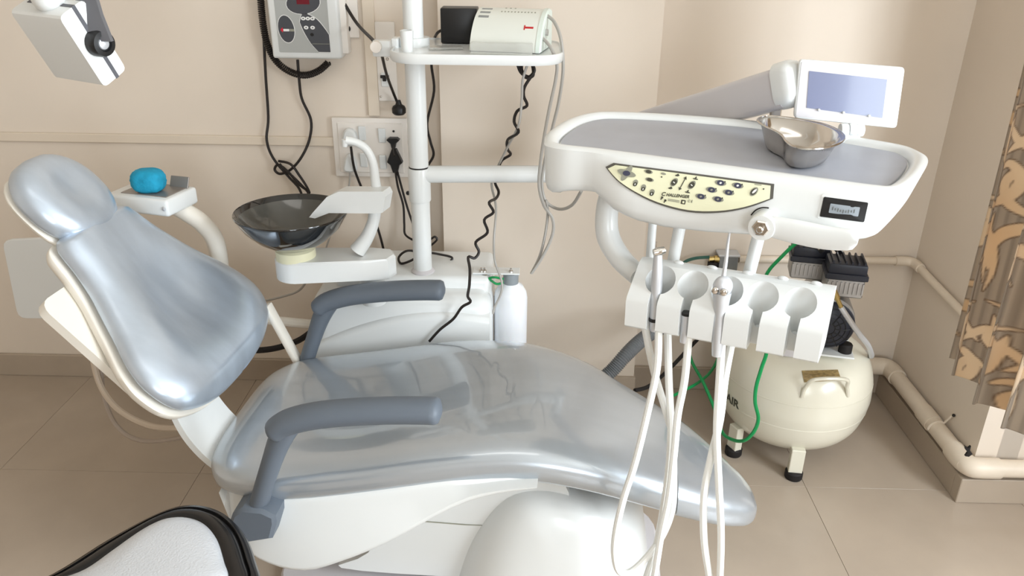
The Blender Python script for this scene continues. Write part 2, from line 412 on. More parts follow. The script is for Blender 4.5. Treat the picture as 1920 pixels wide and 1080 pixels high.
# white under-shell of the seat
SH = [(-.555, -.22, .22, .375, .33), (-.50, -.262, .262, .372, .235), (-.44, -.272, .27, .372, .195), (-.36, -.274, .275, .375, .185), (-.28, -.272, .28, .385, .215), (-.17, -.266, .28, .405, .275), (-.03, -.256, .27, .437, .372), (.07, -.249, .25, .446, .418), (.15, -.246, .23, .448, .440)]
rings = []
for x, yn, yf, zt, zb in cr(SH, 3):
    o = [(y, z) for y, z in rrect(yf-yn, zt-zb, min(.02, (zt-zb)*.45), 4, (yn+yf)/2, (zt+zb)/2)]
    rings.append([(x, y-(.0 if z > (zt+zb)/2 else -.03*np.sign(y)*(-1 if y < 0 else 1)*(1 if y > 0 else -1)), z) for y, z in o])
part('seat_shell', G().loft(rings), white_m, CH, local=True, smooth=40)
# lifting arm, pedestal and base plate
prof = [(-.33, .06), (-.26, .115), (-.17, .27), (-.10, .33), (.02, .375), (.16, .40), (.22, .30), (.15, .10), (.02, .075), (-.05, .06)]
g = G().prism(cr(prof, 4, True), -.15, .15, lambda x, z, y: (x, y, z)); part('lift_arm', g, white_m, CH, local=True)
g = G().prism([(-.33, .225), (-.02, .222), (.05, .226), (-.02, .2245), (-.33, .2275)], -.1515, -.149, lambda x, z, y: (x, y, z)); part('arm_seam', g, greyink_m, CH, local=True)
rings = []
for z, lf_, rt_, yw in cr([(.005, .245, .255, .245), (.06, .236, .250, .243), (.15, .210, .238, .236), (.22, .180, .224, .226), (.28, .145, .200, .208), (.32, .108, .170, .182), (.342, .060, .110, .125), (.350, .008, .012, .02)], 3):
    rings.append([(.172+(rt_ if math.cos(a) > 0 else lf_)*math.copysign(abs(math.cos(a))**.72, math.cos(a)), yw*math.copysign(abs(math.sin(a))**.72, math.sin(a)), z-.035*max(0, math.cos(a))*(z/.35)) for a in np.linspace(0, 2*math.pi, 56, endpoint=False)])
part('pedestal', G().loft(rings), white_m, CH, local=True, smooth=60)
part('foot_frame', G().prism([(.13, .445), (.13, .395), (.25, .370), (.42, .345), (.42, .385), (.27, .435)], -.17, .13, lambda x, z, y: (x, y, z)), mat('dark_grey_frame', (74, 74, 74), .5), CH, local=True)
part('base_plate', G().prism(rrect(.95, .46, .12, 6, -.02, 0), 0, .022, bev=.006), bezel_m, CH, local=True)
# backrest
A49 = R(49); BO = Vector((-.634, .024, .530)); BD = Vector((-math.cos(A49), 0, math.sin(A49))); BN = Vector((math.sin(A49), 0, math.cos(A49)))
def bp(u, v, n): return tuple(BO+BD*v+BN*n+Vector((0, u, 0)))
WV = [(a_, b_*.955) for a_, b_ in [(-.050, .02), (-.047, .10), (-.036, .165), (-.015, .222), (.01, .258), (.045, .280), (.09, .286), (.14, .272), (.19, .244), (.25, .208), (.31, .176), (.36, .155), (.40, .144), (.425, .134), (.438, .118), (.444, .09)]]
def back_rings(front, back, grow=0, off=0, p=2.6, dent=True):
    out = []
    for v, w in cr(WV, 3):
        e = min(1, max(.12, math.sqrt(max(0, min((v+.052)/.05, (.448-v)/.03, 1)))))
        bow = .014*math.exp(-((v-.05)/.10)**2)-.012*math.exp(-((v-.28)/.12)**2)
        ring = []
        for k in range(44):
            a = 2*math.pi*k/44; c, s_ = math.cos(a), math.sin(a)
            u = math.copysign(abs(c)**(2/p), c); q = math.copysign(abs(s_)**(2/p), s_)
            h = front*e*q if q > 0 else back*e*q
            if dent and q > 0:
                dd = math.exp(-((v-.17)/.16)**2)
                h -= q*dd*(.040*math.exp(-(u/.38)**2)); h += q*dd*.012*math.exp(-((abs(u)-.70)/.2)**2)
            ring.append(bp((w+grow)*u+float(np.interp(v, [-.05, 0, .1, .2, .3, .45], [0, 0, .008, .026, .030, .012])), v, h+off+bow))
        out.append(ring)
    return out
part('backrest', G().loft(back_rings(.054, .022)), vinyl_m, CH, local=True, smooth=60)
part('backrest_shell', G().loft(back_rings(.006, .045, .006, -.024, 3, False)), cream_m, CH, local=True, smooth=50)
cg = G()
for n0, n1, hw_, v0, v1 in ((-.092, -.066, .190, .10, .32), (-.078, -.056, .215, .06, .36)):
    cg.loft([[bp(u, v, n_) for u, v in rrect(2*hw_, v1-v0, .03, 4, 0, (v0+v1)/2)] for n_ in (n0, n0+.006, n1)])
part('backrest_carrier', cg, cream_m, CH, local=True, smooth=30)
# headrest
rings = []
for t in np.linspace(-1, 1, 25):
    k = max(.04, (1-abs(t)**2.2)**(1/2.2)); ring = []
    for j in range(40):
        a = 2*math.pi*j/40; c, s_ = math.cos(a), math.sin(a)
        u = math.copysign(abs(c)**.9, c); q = math.copysign(abs(s_)**.8, s_)
        h = (.058 if q > 0 else .030)*q*k**.8
        if q > 0: h -= q*k*.020*math.exp(-(u/.42)**2-(t/.55)**2)
        ring.append(bp(.120*k*u+.008, .508+.114*t, .010+h))
    rings.append(ring)
part('headrest', G().loft(rings), vinyl_m, CH, local=True, smooth=60)
rings = []
for t in np.linspace(-1, 1, 17):
    k = max(.05, (1-abs(t)**2.6)**(1/2.6))
    rings.append([bp(.116*k*math.cos(a)+.010, .506+.110*t, -.014+(.012 if math.sin(a) > 0 else .034)*math.sin(a)*k) for a in np.linspace(0, 2*math.pi, 32, endpoint=False)])
part('headrest_shell', G().loft(rings), cream_m, CH, local=True, smooth=60)
part('headrest_stem', G().tube([bp(0, .36, -.05), bp(0, .50, -.035)], .018, 10, smooth=False), steel_m, CH, local=True)
# curved white plate joining back and seat
rings = []
for x, z in cr([(-.668, .555), (-.662, .50), (-.640, .44), (-.600, .385), (-.545, .345), (-.48, .325)], 5):
    rings.append([(x, -.20, z), (x+.012, -.20, z+.010), (x+.012, -.035, z+.010), (x, -.035, z)])
part('hinge_cover', G().loft(rings), white_m, CH, local=True, smooth=30)
part('recline_bar', xf(G().box((0, 0, 0), (.016, .036, .20), .005, 2), Matrix.Translation((-.575, .255, .475)) @ Matrix.Rotation(R(-22), 4, 'Y')), cream_m, CH, local=True)
# armrests
def armrest(dx, y, foot):
    bar = cr([(dx-.004, y, .555), (dx+.03, y, .583), (dx+.10, y, .606), (dx+.20, y, .622), (dx+.29, y, .630), (dx+.345, y, .632)], 6)
    m = len(bar); rings = []
    for i, p in enumerate(bar):
        t = i/(m-1); r = .026*min(1, .35+math.sqrt(min(t/.07, (1-t)/.05, 1))*.65)
        d = bar[min(i+1, m-1)]-bar[max(i-1, 0)]; d /= np.linalg.norm(d); up = np.array([-d[2], 0, d[0]])
        rings.append([p+np.array([0, 1, 0])*r*1.25*math.cos(a)+up*r*math.sin(a) for a in np.linspace(0, 2*math.pi, 18, endpoint=False)])
    a = part('armrest', G().loft(rings), arm_m, CH, local=True, smooth=60)
    g = G(); rr = []
    for x, z, wx, wy in cr([(dx+.045, .588, .045, .020), (dx+.020, .555, .036, .024), (dx-.005, .505, .028, .023), (dx-.035, .43, .025, .022), (dx-.058, .365, .025, .022)], 4):
        rr.append([(x+wx*math.cos(q), y+wy*math.sin(q), z+wx*.35*math.cos(q)) for q in np.linspace(0, 2*math.pi, 18, endpoint=False)])
    part('post', g.loft(rr), arm_m, a, local=True, smooth=60)
    if foot:
        oc = [(-.052, -.022), (-.044, -.002), (-.020, .016), (.026, .014), (.050, .000), (.050, -.018), (.036, -.062), (-.02, -.078), (-.050, -.066)]
        g = G().prism([(dx-.062+x, .362+z) for x, z in oc], y+.045, y-.030, lambda x, z, yy: (x, yy, z), bev=.008)
        part('socket', g, arm_m, a, local=True, smooth=30)
    return a
armrest(-.385, -.300, True)
armrest(-.475, .262, False)

# ================================================================== DELIVERY TRAY
TC = Vector((.372, 1.482, 1.13)); TY = R(-27)
TR = thing('delivery_tray', 'white instrument tray with grey mat and yellow keypad on swing arm', 'instrument tray', tuple(TC), TY)
TMX = ROOTM[TR.name]; TIV = TMX.inverted()
OUT = [(-.300, -.160), (-.318, -.130), (-.336, -.086), (-.348, -.023), (-.354, .060), (-.340, .130), (-.300, .172), (-.187, .212), (-.06, .236), (.01, .240), (.10, .230), (.197, .202), (.285, .178), (.322, .140), (.337, .085), (.334, -.008), (.322, -.090), (.305, -.138), (.27, -.152), (.157, -.154), (.05, -.156), (-.08, -.159), (-.2, -.163), (-.262, -.170)]
OUTS = [tuple(p) for p in cr(OUT, 5, True)]
cxo, cyo = 0, .03
def inset(P, d):
    n = len(P); out = []
    for i in range(n):
        a, b = np.array(P[i-1]), np.array(P[(i+1) % n]); t = b-a; t /= np.linalg.norm(t)+1e-9
        nn = np.array([t[1], -t[0]]);  c = np.array([cxo, cyo])-np.array(P[i])
        if np.dot(nn, c) < 0: nn = -nn
        out.append(tuple(np.array(P[i])+nn*d))
    return out
def interp(x, tab): return float(np.interp(x, [p[0] for p in tab], [p[1] for p in tab]))
HX = [(-.36, .088), (-.30, .100), (-.25, .088), (-.20, .083), (-.16, .104), (-.11, .118), (-.055, .122), (.02, .118), (.09, .110), (.158, .106), (.257, .094), (.303, .086), (.325, .066), (.345, .05)]
def hgt(x, y):
    f = min(1, max(0, (.06-y)/.14)); return interp(x, HX)*f+(1-f)*min(.07, interp(x, HX))
def bulge(x, t): return .026*min(1, max(0, (x+.215)/.07))*min(1, max(0, (.34-x)/.10))*math.sin(min(1, t/.85)*math.pi/2)
def frontw(y): return min(1, max(0, (-.06-y)/.09))
FR = [(-.300, -.162), (-.262, -.170), (-.2, -.163), (-.08, -.159), (.05, -.156), (.157, -.154), (.27, -.152), (.305, -.140), (.325, -.09)]
def surf(x, z): return interp(x, FR)-bulge(x, -z/hgt(x, -.16))
def fmap(lift): return lambda x, z, d: (x, surf(x, z)-lift-d, z)
rings = []
for ins, t, zc in [(.030, 0, -.016), (.026, 0, -.006), (.018, 0, -.0005), (.010, 0, 0), (.003, 0, -.003), (0, .06, None), (0, .2, None), (0, .4, None), (0, .6, None), (0, .78, None), (.003, .90, None), (.012, .97, None), (.030, 1.0, None)]:
    P = inset(OUTS, ins); ring = []
    for (x, y), (x0, y0) in zip(P, OUTS):
        h = hgt(x0, y0); z = zc if zc is not None else -t*h
        yy = y-bulge(x0, t)*frontw(y0) if zc is None else y
        sx = 1-.05*t if x0 > .2 else 1-.02*t
        ring.append((x*sx if zc is None else x, yy, z))
    rings.append(ring)
part('tray_body', G().loft(rings), white_m, TR, local=True, smooth=45)
part('silicone_mat', G().prism(inset(OUTS, .033), -.0155, -.0105, bev=.001), mat_m, TR, local=True)
# keypad
KP = [(-.160, -.017), (.121, -.015), (.124, -.037)]+[tuple(p) for p in cr([(.124, -.037), (.085, -.058), (.04, -.073), (-.012, -.080), (-.07, -.074), (-.12, -.058), (-.155, -.040), (-.174, -.026)], 4)[1:]]
dense = []
for i in range(len(KP)):
    a, b = KP[i], KP[(i+1) % len(KP)]; k = max(1, int(math.dist(a, b)/.012))
    dense += [(a[0]+(b[0]-a[0])*j/k, a[1]+(b[1]-a[1])*j/k) for j in range(k)]
def plate(outline, lift0, lift1):
    """thin plate following the front face"""
    cx = sum(p[0] for p in outline)/len(outline); cz = sum(p[1] for p in outline)/len(outline); rr = []
    for s_, l in ((1, lift0), (1, lift1), (.97, lift1), (.7, lift1), (.4, lift1), (.02, lift1)):
        rr.append([(cx+(x-cx)*s_, surf(cx+(x-cx)*s_, cz+(z-cz)*s_)-l, cz+(z-cz)*s_) for x, z in outline])
    return G().loft(rr)
kb = part('keypad_border', plate(dense, -.004, .0016), mat('dark_border', (92, 90, 84), .4), TR, local=True)
mx_, mz_ = -.022, -.043
kin = [(mx_+(x-mx_)*.965, mz_+(z-mz_)*.90) for x, z in dense]
kp = part('keypad', plate(kin, .0005, .0024), panel_m, TR, local=True, label='pale yellow membrane keypad with printed symbols')
def KX(px, py):
    """position on the keypad of a photo point -> face coordinates"""
    d = TIV.to_3x3() @ Vector(ray(px, py)); e = TIV @ Vector(EYE)
    y = -.168
    for _ in range(6):
        s_ = (y-e.y)/d.y; x, z = e.x+d.x*s_, e.z+d.z*s_; y = surf(x, z)
    return x, z
def kshape(name, outline, m, lift=.0027, par=None):
    g = G().prism([(x, z) for x, z in outline], 0, .0004, fmap(lift)); return part(name, g, m, par or kp, local=True, smooth=0)
def kell(name, px, py, a, b, rot, m, lift=.0027, par=None):
    x, z = KX(px, py); return kshape(name, ell(x, z, a, b, rot, 20), m, lift, par)
kell('key_symbol', 1176, 324, .0175, .0052, -8, greyink_m); kell('key_symbol', 1176, 324, .0150, .0058, 62, greyink_m, .0028)
kell('key_symbol', 1176, 324, .0068, .0043, 0, navyink_m, .0032)
for px, py in ((1217, 321), (1219, 336)):
    kell('key_symbol', px, py, .0078, .0032, -6, greyink_m); kell('key_symbol', px+.3, py, .0050, .0028, -6, ink_m, .0031)
kell('key_symbol', 1245, 325, .0046, .0018, -5, greyink_m); kell('key_symbol', 1241.5, 331, .0014, .0011, 0, ink_m)
for px, py in ((1192, 343), (1207, 352), (1223, 361)):
    kell('key_symbol', px+.8, py-2, .0047, .0044, 50, greyink_m); kell('key_symbol', px, py+1.5, .0040, .0034, 40, ink_m, .0031); kell('key_symbol', px, py+1.5, .0008, .0018, 0, whiteink_m, .0035)
for px, py in ((1265, 341), (1298, 346)):
    kell('key_symbol', px, py, .0080, .0050, 55, greyink_m); kell('key_symbol', px, py, .0056, .0044, 50, ink_m, .0031); kell('key_symbol', px, py, .0022, .0008, -30, whiteink_m, .0035)
for px, py in ((1271, 328), (1258, 352)):
    kell('key_symbol', px, py, .0038, .0014, 8, ink_m); kell('key_symbol', px+1, py-.5, .0016, .0022, 0, ink_m)
for px, py in ((1305, 334), (1290, 359)):
    kell('key_symbol', px, py+.8, .0046, .0010, -3, ink_m); kell('key_symbol', px+.5, py-1.2, .0012, .0026, -25, ink_m)
(ax_, az_), (bx_, bz_) = KX(1288, 330), KX(1274, 356)
dv = np.array([bx_-ax_, bz_-az_]); L_ = np.linalg.norm(dv); dv /= L_; nv = np.array([-dv[1], dv[0]]); A_ = np.array([ax_, az_]); B_ = np.array([bx_, bz_])
kshape('key_symbol', [tuple(A_+dv*.004+nv*.0008), tuple(A_+dv*.004-nv*.0008), tuple(B_-dv*.004-nv*.0008), tuple(B_-dv*.004+nv*.0008)], ink_m)
kshape('key_symbol', [tuple(A_), tuple(A_+dv*.0045+nv*.0032), tuple(A_+dv*.0045-nv*.0032)], ink_m); kshape('key_symbol', [tuple(B_), tuple(B_-dv*.0045+nv*.0032), tuple(B_-dv*.0045-nv*.0032)], ink_m)
for px, py in ((1352, 342), (1384, 347), (1335, 355), (1367, 360), (1315, 367.5), (1347, 372.5)):
    kell('key_symbol', px, py, .0098, .0042, -4, greyink_m); kell('key_symbol', px+.2, py, .0062, .0042, -4, navyink_m, .0031); kell('key_symbol', px+8.3, py-2, .0012, .0012, 0, ink_m, .0031)
    kell('key_symbol', px+.2, py, .0020, .0016, 20, whiteink_m if py < 350 else greyink_m, .0035)
kell('key_symbol', 1414.5, 358.5, .0082, .0050, 55, greyink_m); kell('key_symbol', 1414, 358.5, .0060, .0040, 55, ink_m, .0031); kell('key_symbol', 1415.5, 357.5, .0046, .0018, 50, whiteink_m, .0035)
kell('key_symbol', 1432.5, 353.5, .0012, .0012, 0, ink_m)
x, z = KX(1422, 345.5); kshape('key_symbol', rrect(.012, .0012, .0005, 1, x, z), greyink_m)
def klabel(s_, px, py, size, slant, m, bold=0, sx=1.0, rot=0):
    x0, z0 = KX(px, py); ca, sa = math.cos(R(rot)), math.sin(R(rot))
    def fn(u, v, w):
        u = u*sx+v*slant; xx, zz = x0+u*ca-v*sa, z0+u*sa+v*ca
        return (xx, surf(xx, zz)-.0030-(.0003 if w > 0 else 0), zz)
    return part('lettering', text_geo(s_, size, fn, bold=bold), m, kp, local=True, smooth=0, label='printed word '+s_ if len(s_) > 3 else None)
klabel('C', 1245.2, 363.2, .0090, .25, ink_m, .00025, 1.1, 3); klabel('HALLENGER', 1272.0, 366.4, .0070, .25, ink_m, .00018, 1.06, 3)
klabel('P', 1242, 371, .0070, .1, ink_m, .0006); klabel('P', 1248, 376.5, .0070, .1, ink_m, .0006)
for py in (374, 376.5):
    x, z = KX(1264, py); kshape('key_symbol', rrect(.021, .0011, .0004, 1, x, z), greyink_m)
x, z = KX(1282, 378); kshape('key_symbol', rrect(.0080, .0070, .001, 2, x, z), ink_m); kshape('key_symbol', rrect(.0034, .0034, .0004, 1, x+.0004, z), panel_m, .0032)
klabel('C E', 1295, 376.5, .0058, .15, ink_m, 0)
# pressure gauge window
gx, gz = KX(1582, 393)
gb = part('gauge', plate(rrect(.0665, .030, .002, 3, gx, gz), -.004, .0030), black_m, TR, local=True)
part('gauge_face', plate(rrect(.044, .014, .001, 2, gx+.001, gz), .001, .0036), mat('gauge_face', (150, 158, 166), .2), gb, local=True)
for i in range(9):
    xx = gx-.016+.004*i; kshape('gauge_mark', rrect(.0007, .0055 if i % 2 == 0 else .0035, .0002, 1, xx, gz-.002+.0006*abs(i-4)), ink_m, .0038, gb)
part('gauge_bezel', plate(rrect(.0735, .037, .003, 3, gx, gz), -.004, .0016), white_m, gb, local=True)
# pivot knob and swing handle
kx, kz = KX(1435, 417)
ky = surf(kx, kz)
hp = [(kx, ky-.018, kz+.002), (kx+.045, ky-.020, kz+.000), (kx+.10, ky-.022, kz-.001), (kx+.147, ky-.024, kz+.004)]
bar = cr(hp, 6); rings = []
for i, p in enumerate(bar):
    t = i/(len(bar)-1); hz = (.0165+.004*math.sin(t*math.pi))*min(1, .4+.6*math.sqrt(min(1, (1-t)/.08))); hy = .011
    rings.append([(p[0], p[1]+hy*math.cos(a), p[2]+hz*math.sin(a)) for a in np.linspace(0, 2*math.pi, 20, endpoint=False)])
hd = part('handle', G().loft(rings), white_m, TR, local=True, smooth=60)
part('pivot_ring', G().lathe([(.001, .020), (.021, .020), (.0225, .016), (.0225, -.020), (.021, -.024), (.013, -.0245), (.001, -.0245)], (kx, ky-.008, kz), 28, 'y'), white_m, hd, local=True)
part('pivot_bolt', G().lathe([(.0145, .004), (.0145, -.002), (.012, -.004), (.001, -.004)], (kx, ky-.032, kz), 6, 'y').lathe([(.006, 0), (.006, -.008), (.004, -.010), (.0005, -.010)], (kx, ky-.034, kz), 16, 'y'), steel_m, hd, local=True, label='chrome bolt')
part('pivot_slot', G().tube([(kx-.026*math.cos(R(a)), ky-.001, kz+.026*math.sin(R(a))) for a in (20, 45, 70, 95)], .0012, 6), black_m, hd, local=True)
# instrument holder with five funnel slots
def boolean(base, cutters):
    bo = bpy.data.objects.new('b', base); COL.objects.link(bo); tmp = [bo]
    for c in cutters:
        me = bpy.data.meshes.new('c'); me.from_pydata(c.v, [], c.f); finish(me, None, 0)
        o = bpy.data.objects.new('c', me); COL.objects.link(o); tmp.append(o)
        md = bo.modifiers.new('cut', 'BOOLEAN'); md.operation = 'DIFFERENCE'; md.object = o; md.solver = 'EXACT'
    dg = bpy.context.evaluated_depsgraph_get(); dg.update(); me = bpy.data.meshes.new_from_object(bo.evaluated_get(dg))
    g = G().add([v.co[:] for v in me.vertices], [list(p.vertices) for p in me.polygons])
    for o in tmp: bpy.data.objects.remove(o)
    return g
HT = R(-2.2)
def hz(x): return .045*(x-.07)          # the holder rises a little to the right
g0 = G(); sec = [(-.130, -.192), (-.150, -.186), (-.166, -.190), (-.220, -.238), (-.224, -.246), (-.222, -.296), (-.214, -.302), (-.150, -.302), (-.138, -.292)]
xsH = np.linspace(-.112, .250, 2)
g0.loft([[(x+(.012 if False else 0), y, z+hz(x)) for y, z in sec] for x in (-.098, -.094, .238, .243)])
me0 = bpy.data.meshes.new('h'); me0.from_pydata(g0.v, [], g0.f); finish(me0, None, 0)
SLOT = [-.048, .012, .073, .133, .195]
cut = []
for i, sx in enumerate(SLOT):
    c = G(); tilt = Matrix.Rotation(R(38), 3, 'X')
    cone = G().lathe([(.0005, -.062), (.009, -.062), (.012, -.040), (.0275, .004), (.030, .03), (.0005, .03)], (0, 0, 0), 28, 'z', Matrix.Rotation(R(14), 3, 'X'))
    cut.append(xf(cone, Matrix.Translation((sx, -.189, -.216+hz(sx)))))
    cut.append(G().box((sx, -.215, -.27+hz(sx)), (.0170, .058, .16)))
hg = boolean(me0, cut)
ho = part('instrument_holder', hg, white_m, TR, local=True, smooth=32)
for x in (-.020, .042, .105, .165, .22):
    part('holder_lug', G().ball((x-.008, -.150, -.186+hz(x)), .006, 12, (1.6, .8, .7)), white_m, ho, local=True)
# two rods and a bent tube carry the holder
for x0, x1, y in ((-.045, -.050, -.09), (.100, .092, -.09)):
    part('support_rod', G().tube([(x0, y, -.09), (x1, y-.02, -.20+hz(x1))], .0115, 12, smooth=False), white_m, TR, local=True)
part('support_rod', G().tube([(-.122, -.03, -.08), (-.115, -.05, -.235)], .0085, 12, smooth=False), white_m, TR, local=True)
part('bent_tube', G().tube([(-.185, -.085, -.07), (-.197, -.088, -.13), (-.190, -.095, -.185), (-.155, -.110, -.222), (-.105, -.140, -.238)], [.021, .022, .023, .022, .020], 16, 8), white_m, TR, local=True)
# swing arm up behind the tray and its post
pR, pL = oy(1476, 163, 1.64), oy(1130, 262, 2.13)
g = G(); dR = (pR-pL).normalized(); sd = dR.cross(Vector((0, 0, 1))).normalized(); up_ = sd.cross(dR)
rings = []
for t, hh in ((0, .036), (.15, .040), (.9, .041), (1, .041)):
    p = pL+(pR-pL)*t; rings.append([tuple(p+sd*u+up_*w) for u, w in rrect(.055, 2*hh, .012, 4)])
sa_ = part('swing_arm', g.loft(rings), bezel_m, TR)
part('arm_end_cap', G().loft([[tuple(pR+dR*d+sd*u*k+up_*w*k+up_*.004) for u, w in rrect(.064, .094, .026, 5)] for d, k in ((-.012, 1), (.012, 1), (.024, .9), (.033, .68), (.037, .3))]), white_m, sa_, smooth=60)
q = pL+(pR-pL)*.86
part('arm_screw', G().ball(tuple(q-sd*.0 + (Vector(EYE)-q).normalized()*.030), .0045, 10), steel_m, sa_)
q = oy(1455, 205, 1.665); part('arm_post', G().box((q.x, q.y, q.z-.015), (.020, .020, .085), .003, 1), steel_m, sa_)
part('arm_elbow', G().lathe([(.001, -.05), (.034, -.05), (.036, -.04), (.036, .05), (.030, .058), (.001, .058)], tuple(pL-up_*.01), 24), white_m, sa_)

# ================================================================== FILM VIEWER ON THE TRAY
vc = oy(1595, 176, 1.575); va = R(-13); vt = R(-8)
VX = Vector((math.cos(va), math.sin(va), 0)); VN = Vector((math.sin(va)*math.cos(vt), -math.cos(va)*math.cos(vt), math.sin(-vt))); VZ = VX.cross(-VN).normalized() if False else (-VN).cross(VX).normalized()*-1
if VZ.z < 0: VZ = -VZ
def vpt(px, py):
    d = Vector(ray(px, py)); t = (vc-Vector(EYE)).dot(VN)/d.dot(VN); q = Vector(EYE)+d*t-vc; return (q.dot(VX), q.dot(VZ))
def vmap(u, v, w): return tuple(vc+VX*u+VZ*v+VN*w)
FV = thing('film_viewer', 'white film viewer box with blank blue-grey screen behind the tray', 'viewer', tuple(vc-VZ*.08))
def quad(pts, r):
    P = [np.array(p) for p in pts]; out = []
    for i in range(4):
        a, b, c = P[i-1], P[i], P[(i+1) % 4]; ua = (a-b)/np.linalg.norm(a-b); uc = (c-b)/np.linalg.norm(c-b)
        for t in (0, .33, .66, 1): out.append(tuple(b+ua*r*(1-t)**2+uc*r*t**2))
    return out
fo = [vpt(*p) for p in [(1499, 110), (1697, 126), (1681, 241), (1488, 221)]]
part('housing', G().prism(quad(fo, .008), -.018, .0, vmap, bev=.002), white_m, FV)
fi = [vpt(*p) for p in [(1503, 115), (1686, 131), (1671, 237), (1492, 218)]]
part('bezel', G().prism(quad(fi, .004), -.001, .0012, vmap), bezel_m, FV)
fs = [vpt(*p) for p in [(1517, 133), (1663, 149), (1654, 221), (1512, 202)]]
part('screen', G().prism(quad(fs, .001), 0, .0022, vmap), screen_m, FV)
for p in ((1535, 206), (1581, 211), (1629, 217)):
    u, v = vpt(*p); part('film_clip', G().ball(vmap(u, v, .003), .0028, 10), white_m, FV)
q = oy(1596, 240, 1.565)
for dx in (-.014, .002, .016):
    part('hinge_knuckle', G().lathe([(.001, -.007), (.012, -.007), (.013, -.004), (.013, .004), (.012, .007), (.001, .007)], (q.x+dx, q.y, q.z-.004), 20, 'x'), white_m, FV)
part('hinge_foot', G().box((q.x, q.y, q.z-.018), (.036, .018, .028), .003, 2), white_m, FV)

# ================================================================== KIDNEY DISH
ro = [oz(*p, 1.166) for p in [(1420, 227), (1434, 238), (1452, 246), (1466, 255), (1474, 266), (1488, 276), (1518, 281), (1552, 278), (1577, 268), (1583, 256), (1568, 243), (1535, 231), (1490, 223), (1450, 219), (1429, 220)]]
ro = [(p[0], p[1]) for p in cr([(p.x, p.y) for p in ro], 5, True)]
cxk = sum(p[0] for p in ro)/len(ro); cyk = sum(p[1] for p in ro)/len(ro)
def kr(s_, z): return [(cxk+(x-cxk)*s_, cyk+(y-cyk)*s_, z) for x, y in ro]
zb = 1.1205
KD = thing('kidney_dish', 'empty stainless steel kidney dish lying on the grey tray mat', 'dish', (cxk, cyk, zb))
part('bowl', G().loft([kr(.02, zb), kr(.60, zb), kr(.70, zb+.004), kr(.79, zb+.020), kr(.90, zb+.042), kr(.99, zb+.0450), kr(1.0, zb+.0468), kr(.985, zb+.0475), kr(.90, zb+.0448), kr(.775, zb+.021), kr(.68, zb+.006), kr(.58, zb+.0022), kr(.02, zb+.002)]), steel_m, KD, smooth=60)
part('rolled_rim', G().tube(kr(.993, zb+.0463), .0022, 8, 1, False, True), steel_m, KD)

# ================================================================== HANDPIECES AND HOSES
def tl(x, y, z): return TMX @ Vector((x, y, z))
HSY = lambda pts: [tuple(oy(*p)) for p in pts]
GH = 'instruments hanging in the tray holder'
# slim turbine in the first slot
h1 = thing('dental_handpiece', 'slim steel handpiece in the first slot of the white holder', 'handpiece', tuple(tl(SLOT[0], -.205, -.30)), 0, GH)
part('body', G().tube([tl(SLOT[0]+.002, -.204, -.310), tl(SLOT[0], -.203, -.26), tl(SLOT[0]-.003, -.200, -.20), tl(SLOT[0]-.006, -.197, -.163)], [.0085, .0105, .0100, .0075], 14), satin_m, h1)
part('collar', G().tube([tl(SLOT[0]+.0015, -.204, -.290), tl(SLOT[0]+.001, -.204, -.284)], .0112, 14, smooth=False), black_m, h1)
part('head', G().tube([tl(SLOT[0]-.012, -.205, -.158), tl(SLOT[0]+.004, -.192, -.154)], [.0062, .0078, .0062], 14), steel_m, h1)
part('bur', G().tube([tl(SLOT[0]-.009, -.201, -.155), tl(SLOT[0]-.010, -.201, -.138)], .0010, 6, smooth=False), steel_m, h1)
pa = [(1235, 612, 1.318), (1232, 689, 1.300), (1213, 778, 1.285), (1191, 867, 1.270), (1170, 932, 1.262), (1156, 991, 1.255), (1152, 1036, 1.25), (1160, 1070, 1.25), (1182, 1072, 1.255), (1215, 1042, 1.262), (1244, 1000, 1.275), (1261, 950, 1.285), (1263, 880, 1.30), (1259, 812, 1.31), (1248, 769, 1.318), (1226, 695, 1.338), (1209, 612, 1.372), (1206, 585, 1.385)]
part('hose', G().tube(HSY(pa), .0072, 10, 6), hose_m, h1)
# bare coupling in the second slot
h2 = thing('handpiece_coupling', 'bare hose coupling with dark end sunk in the second holder slot', 'handpiece', tuple(tl(SLOT[1], -.205, -.30)), 0, GH)
part('body', G().tube([tl(SLOT[1], -.206, -.318), tl(SLOT[1]-.001, -.206, -.262)], [.0078, .0088], 14, smooth=False), satin_m, h2)
part('connector_face', G().tube([tl(SLOT[1]-.001, -.206, -.263), tl(SLOT[1]-.001, -.206, -.258)], .0092, 14, smooth=False), black_m, h2)
pb = [(1292, 622, 1.292), (1284, 711, 1.280), (1271, 778, 1.270), (1264, 849, 1.262), (1254, 933, 1.255), (1240, 1000, 1.25), (1227, 1080, 1.245), (1214, 1140, 1.245), (1200, 1160, 1.25), (1200, 1120, 1.255), (1213, 1080, 1.262), (1231, 1022, 1.27), (1247, 933, 1.278), (1255, 867, 1.288), (1258, 800, 1.296), (1254, 711, 1.315), (1252, 622, 1.35), (1250, 592, 1.362)]
part('hose', G().tube(HSY(pb), .0072, 10, 6), hose_m, h2)
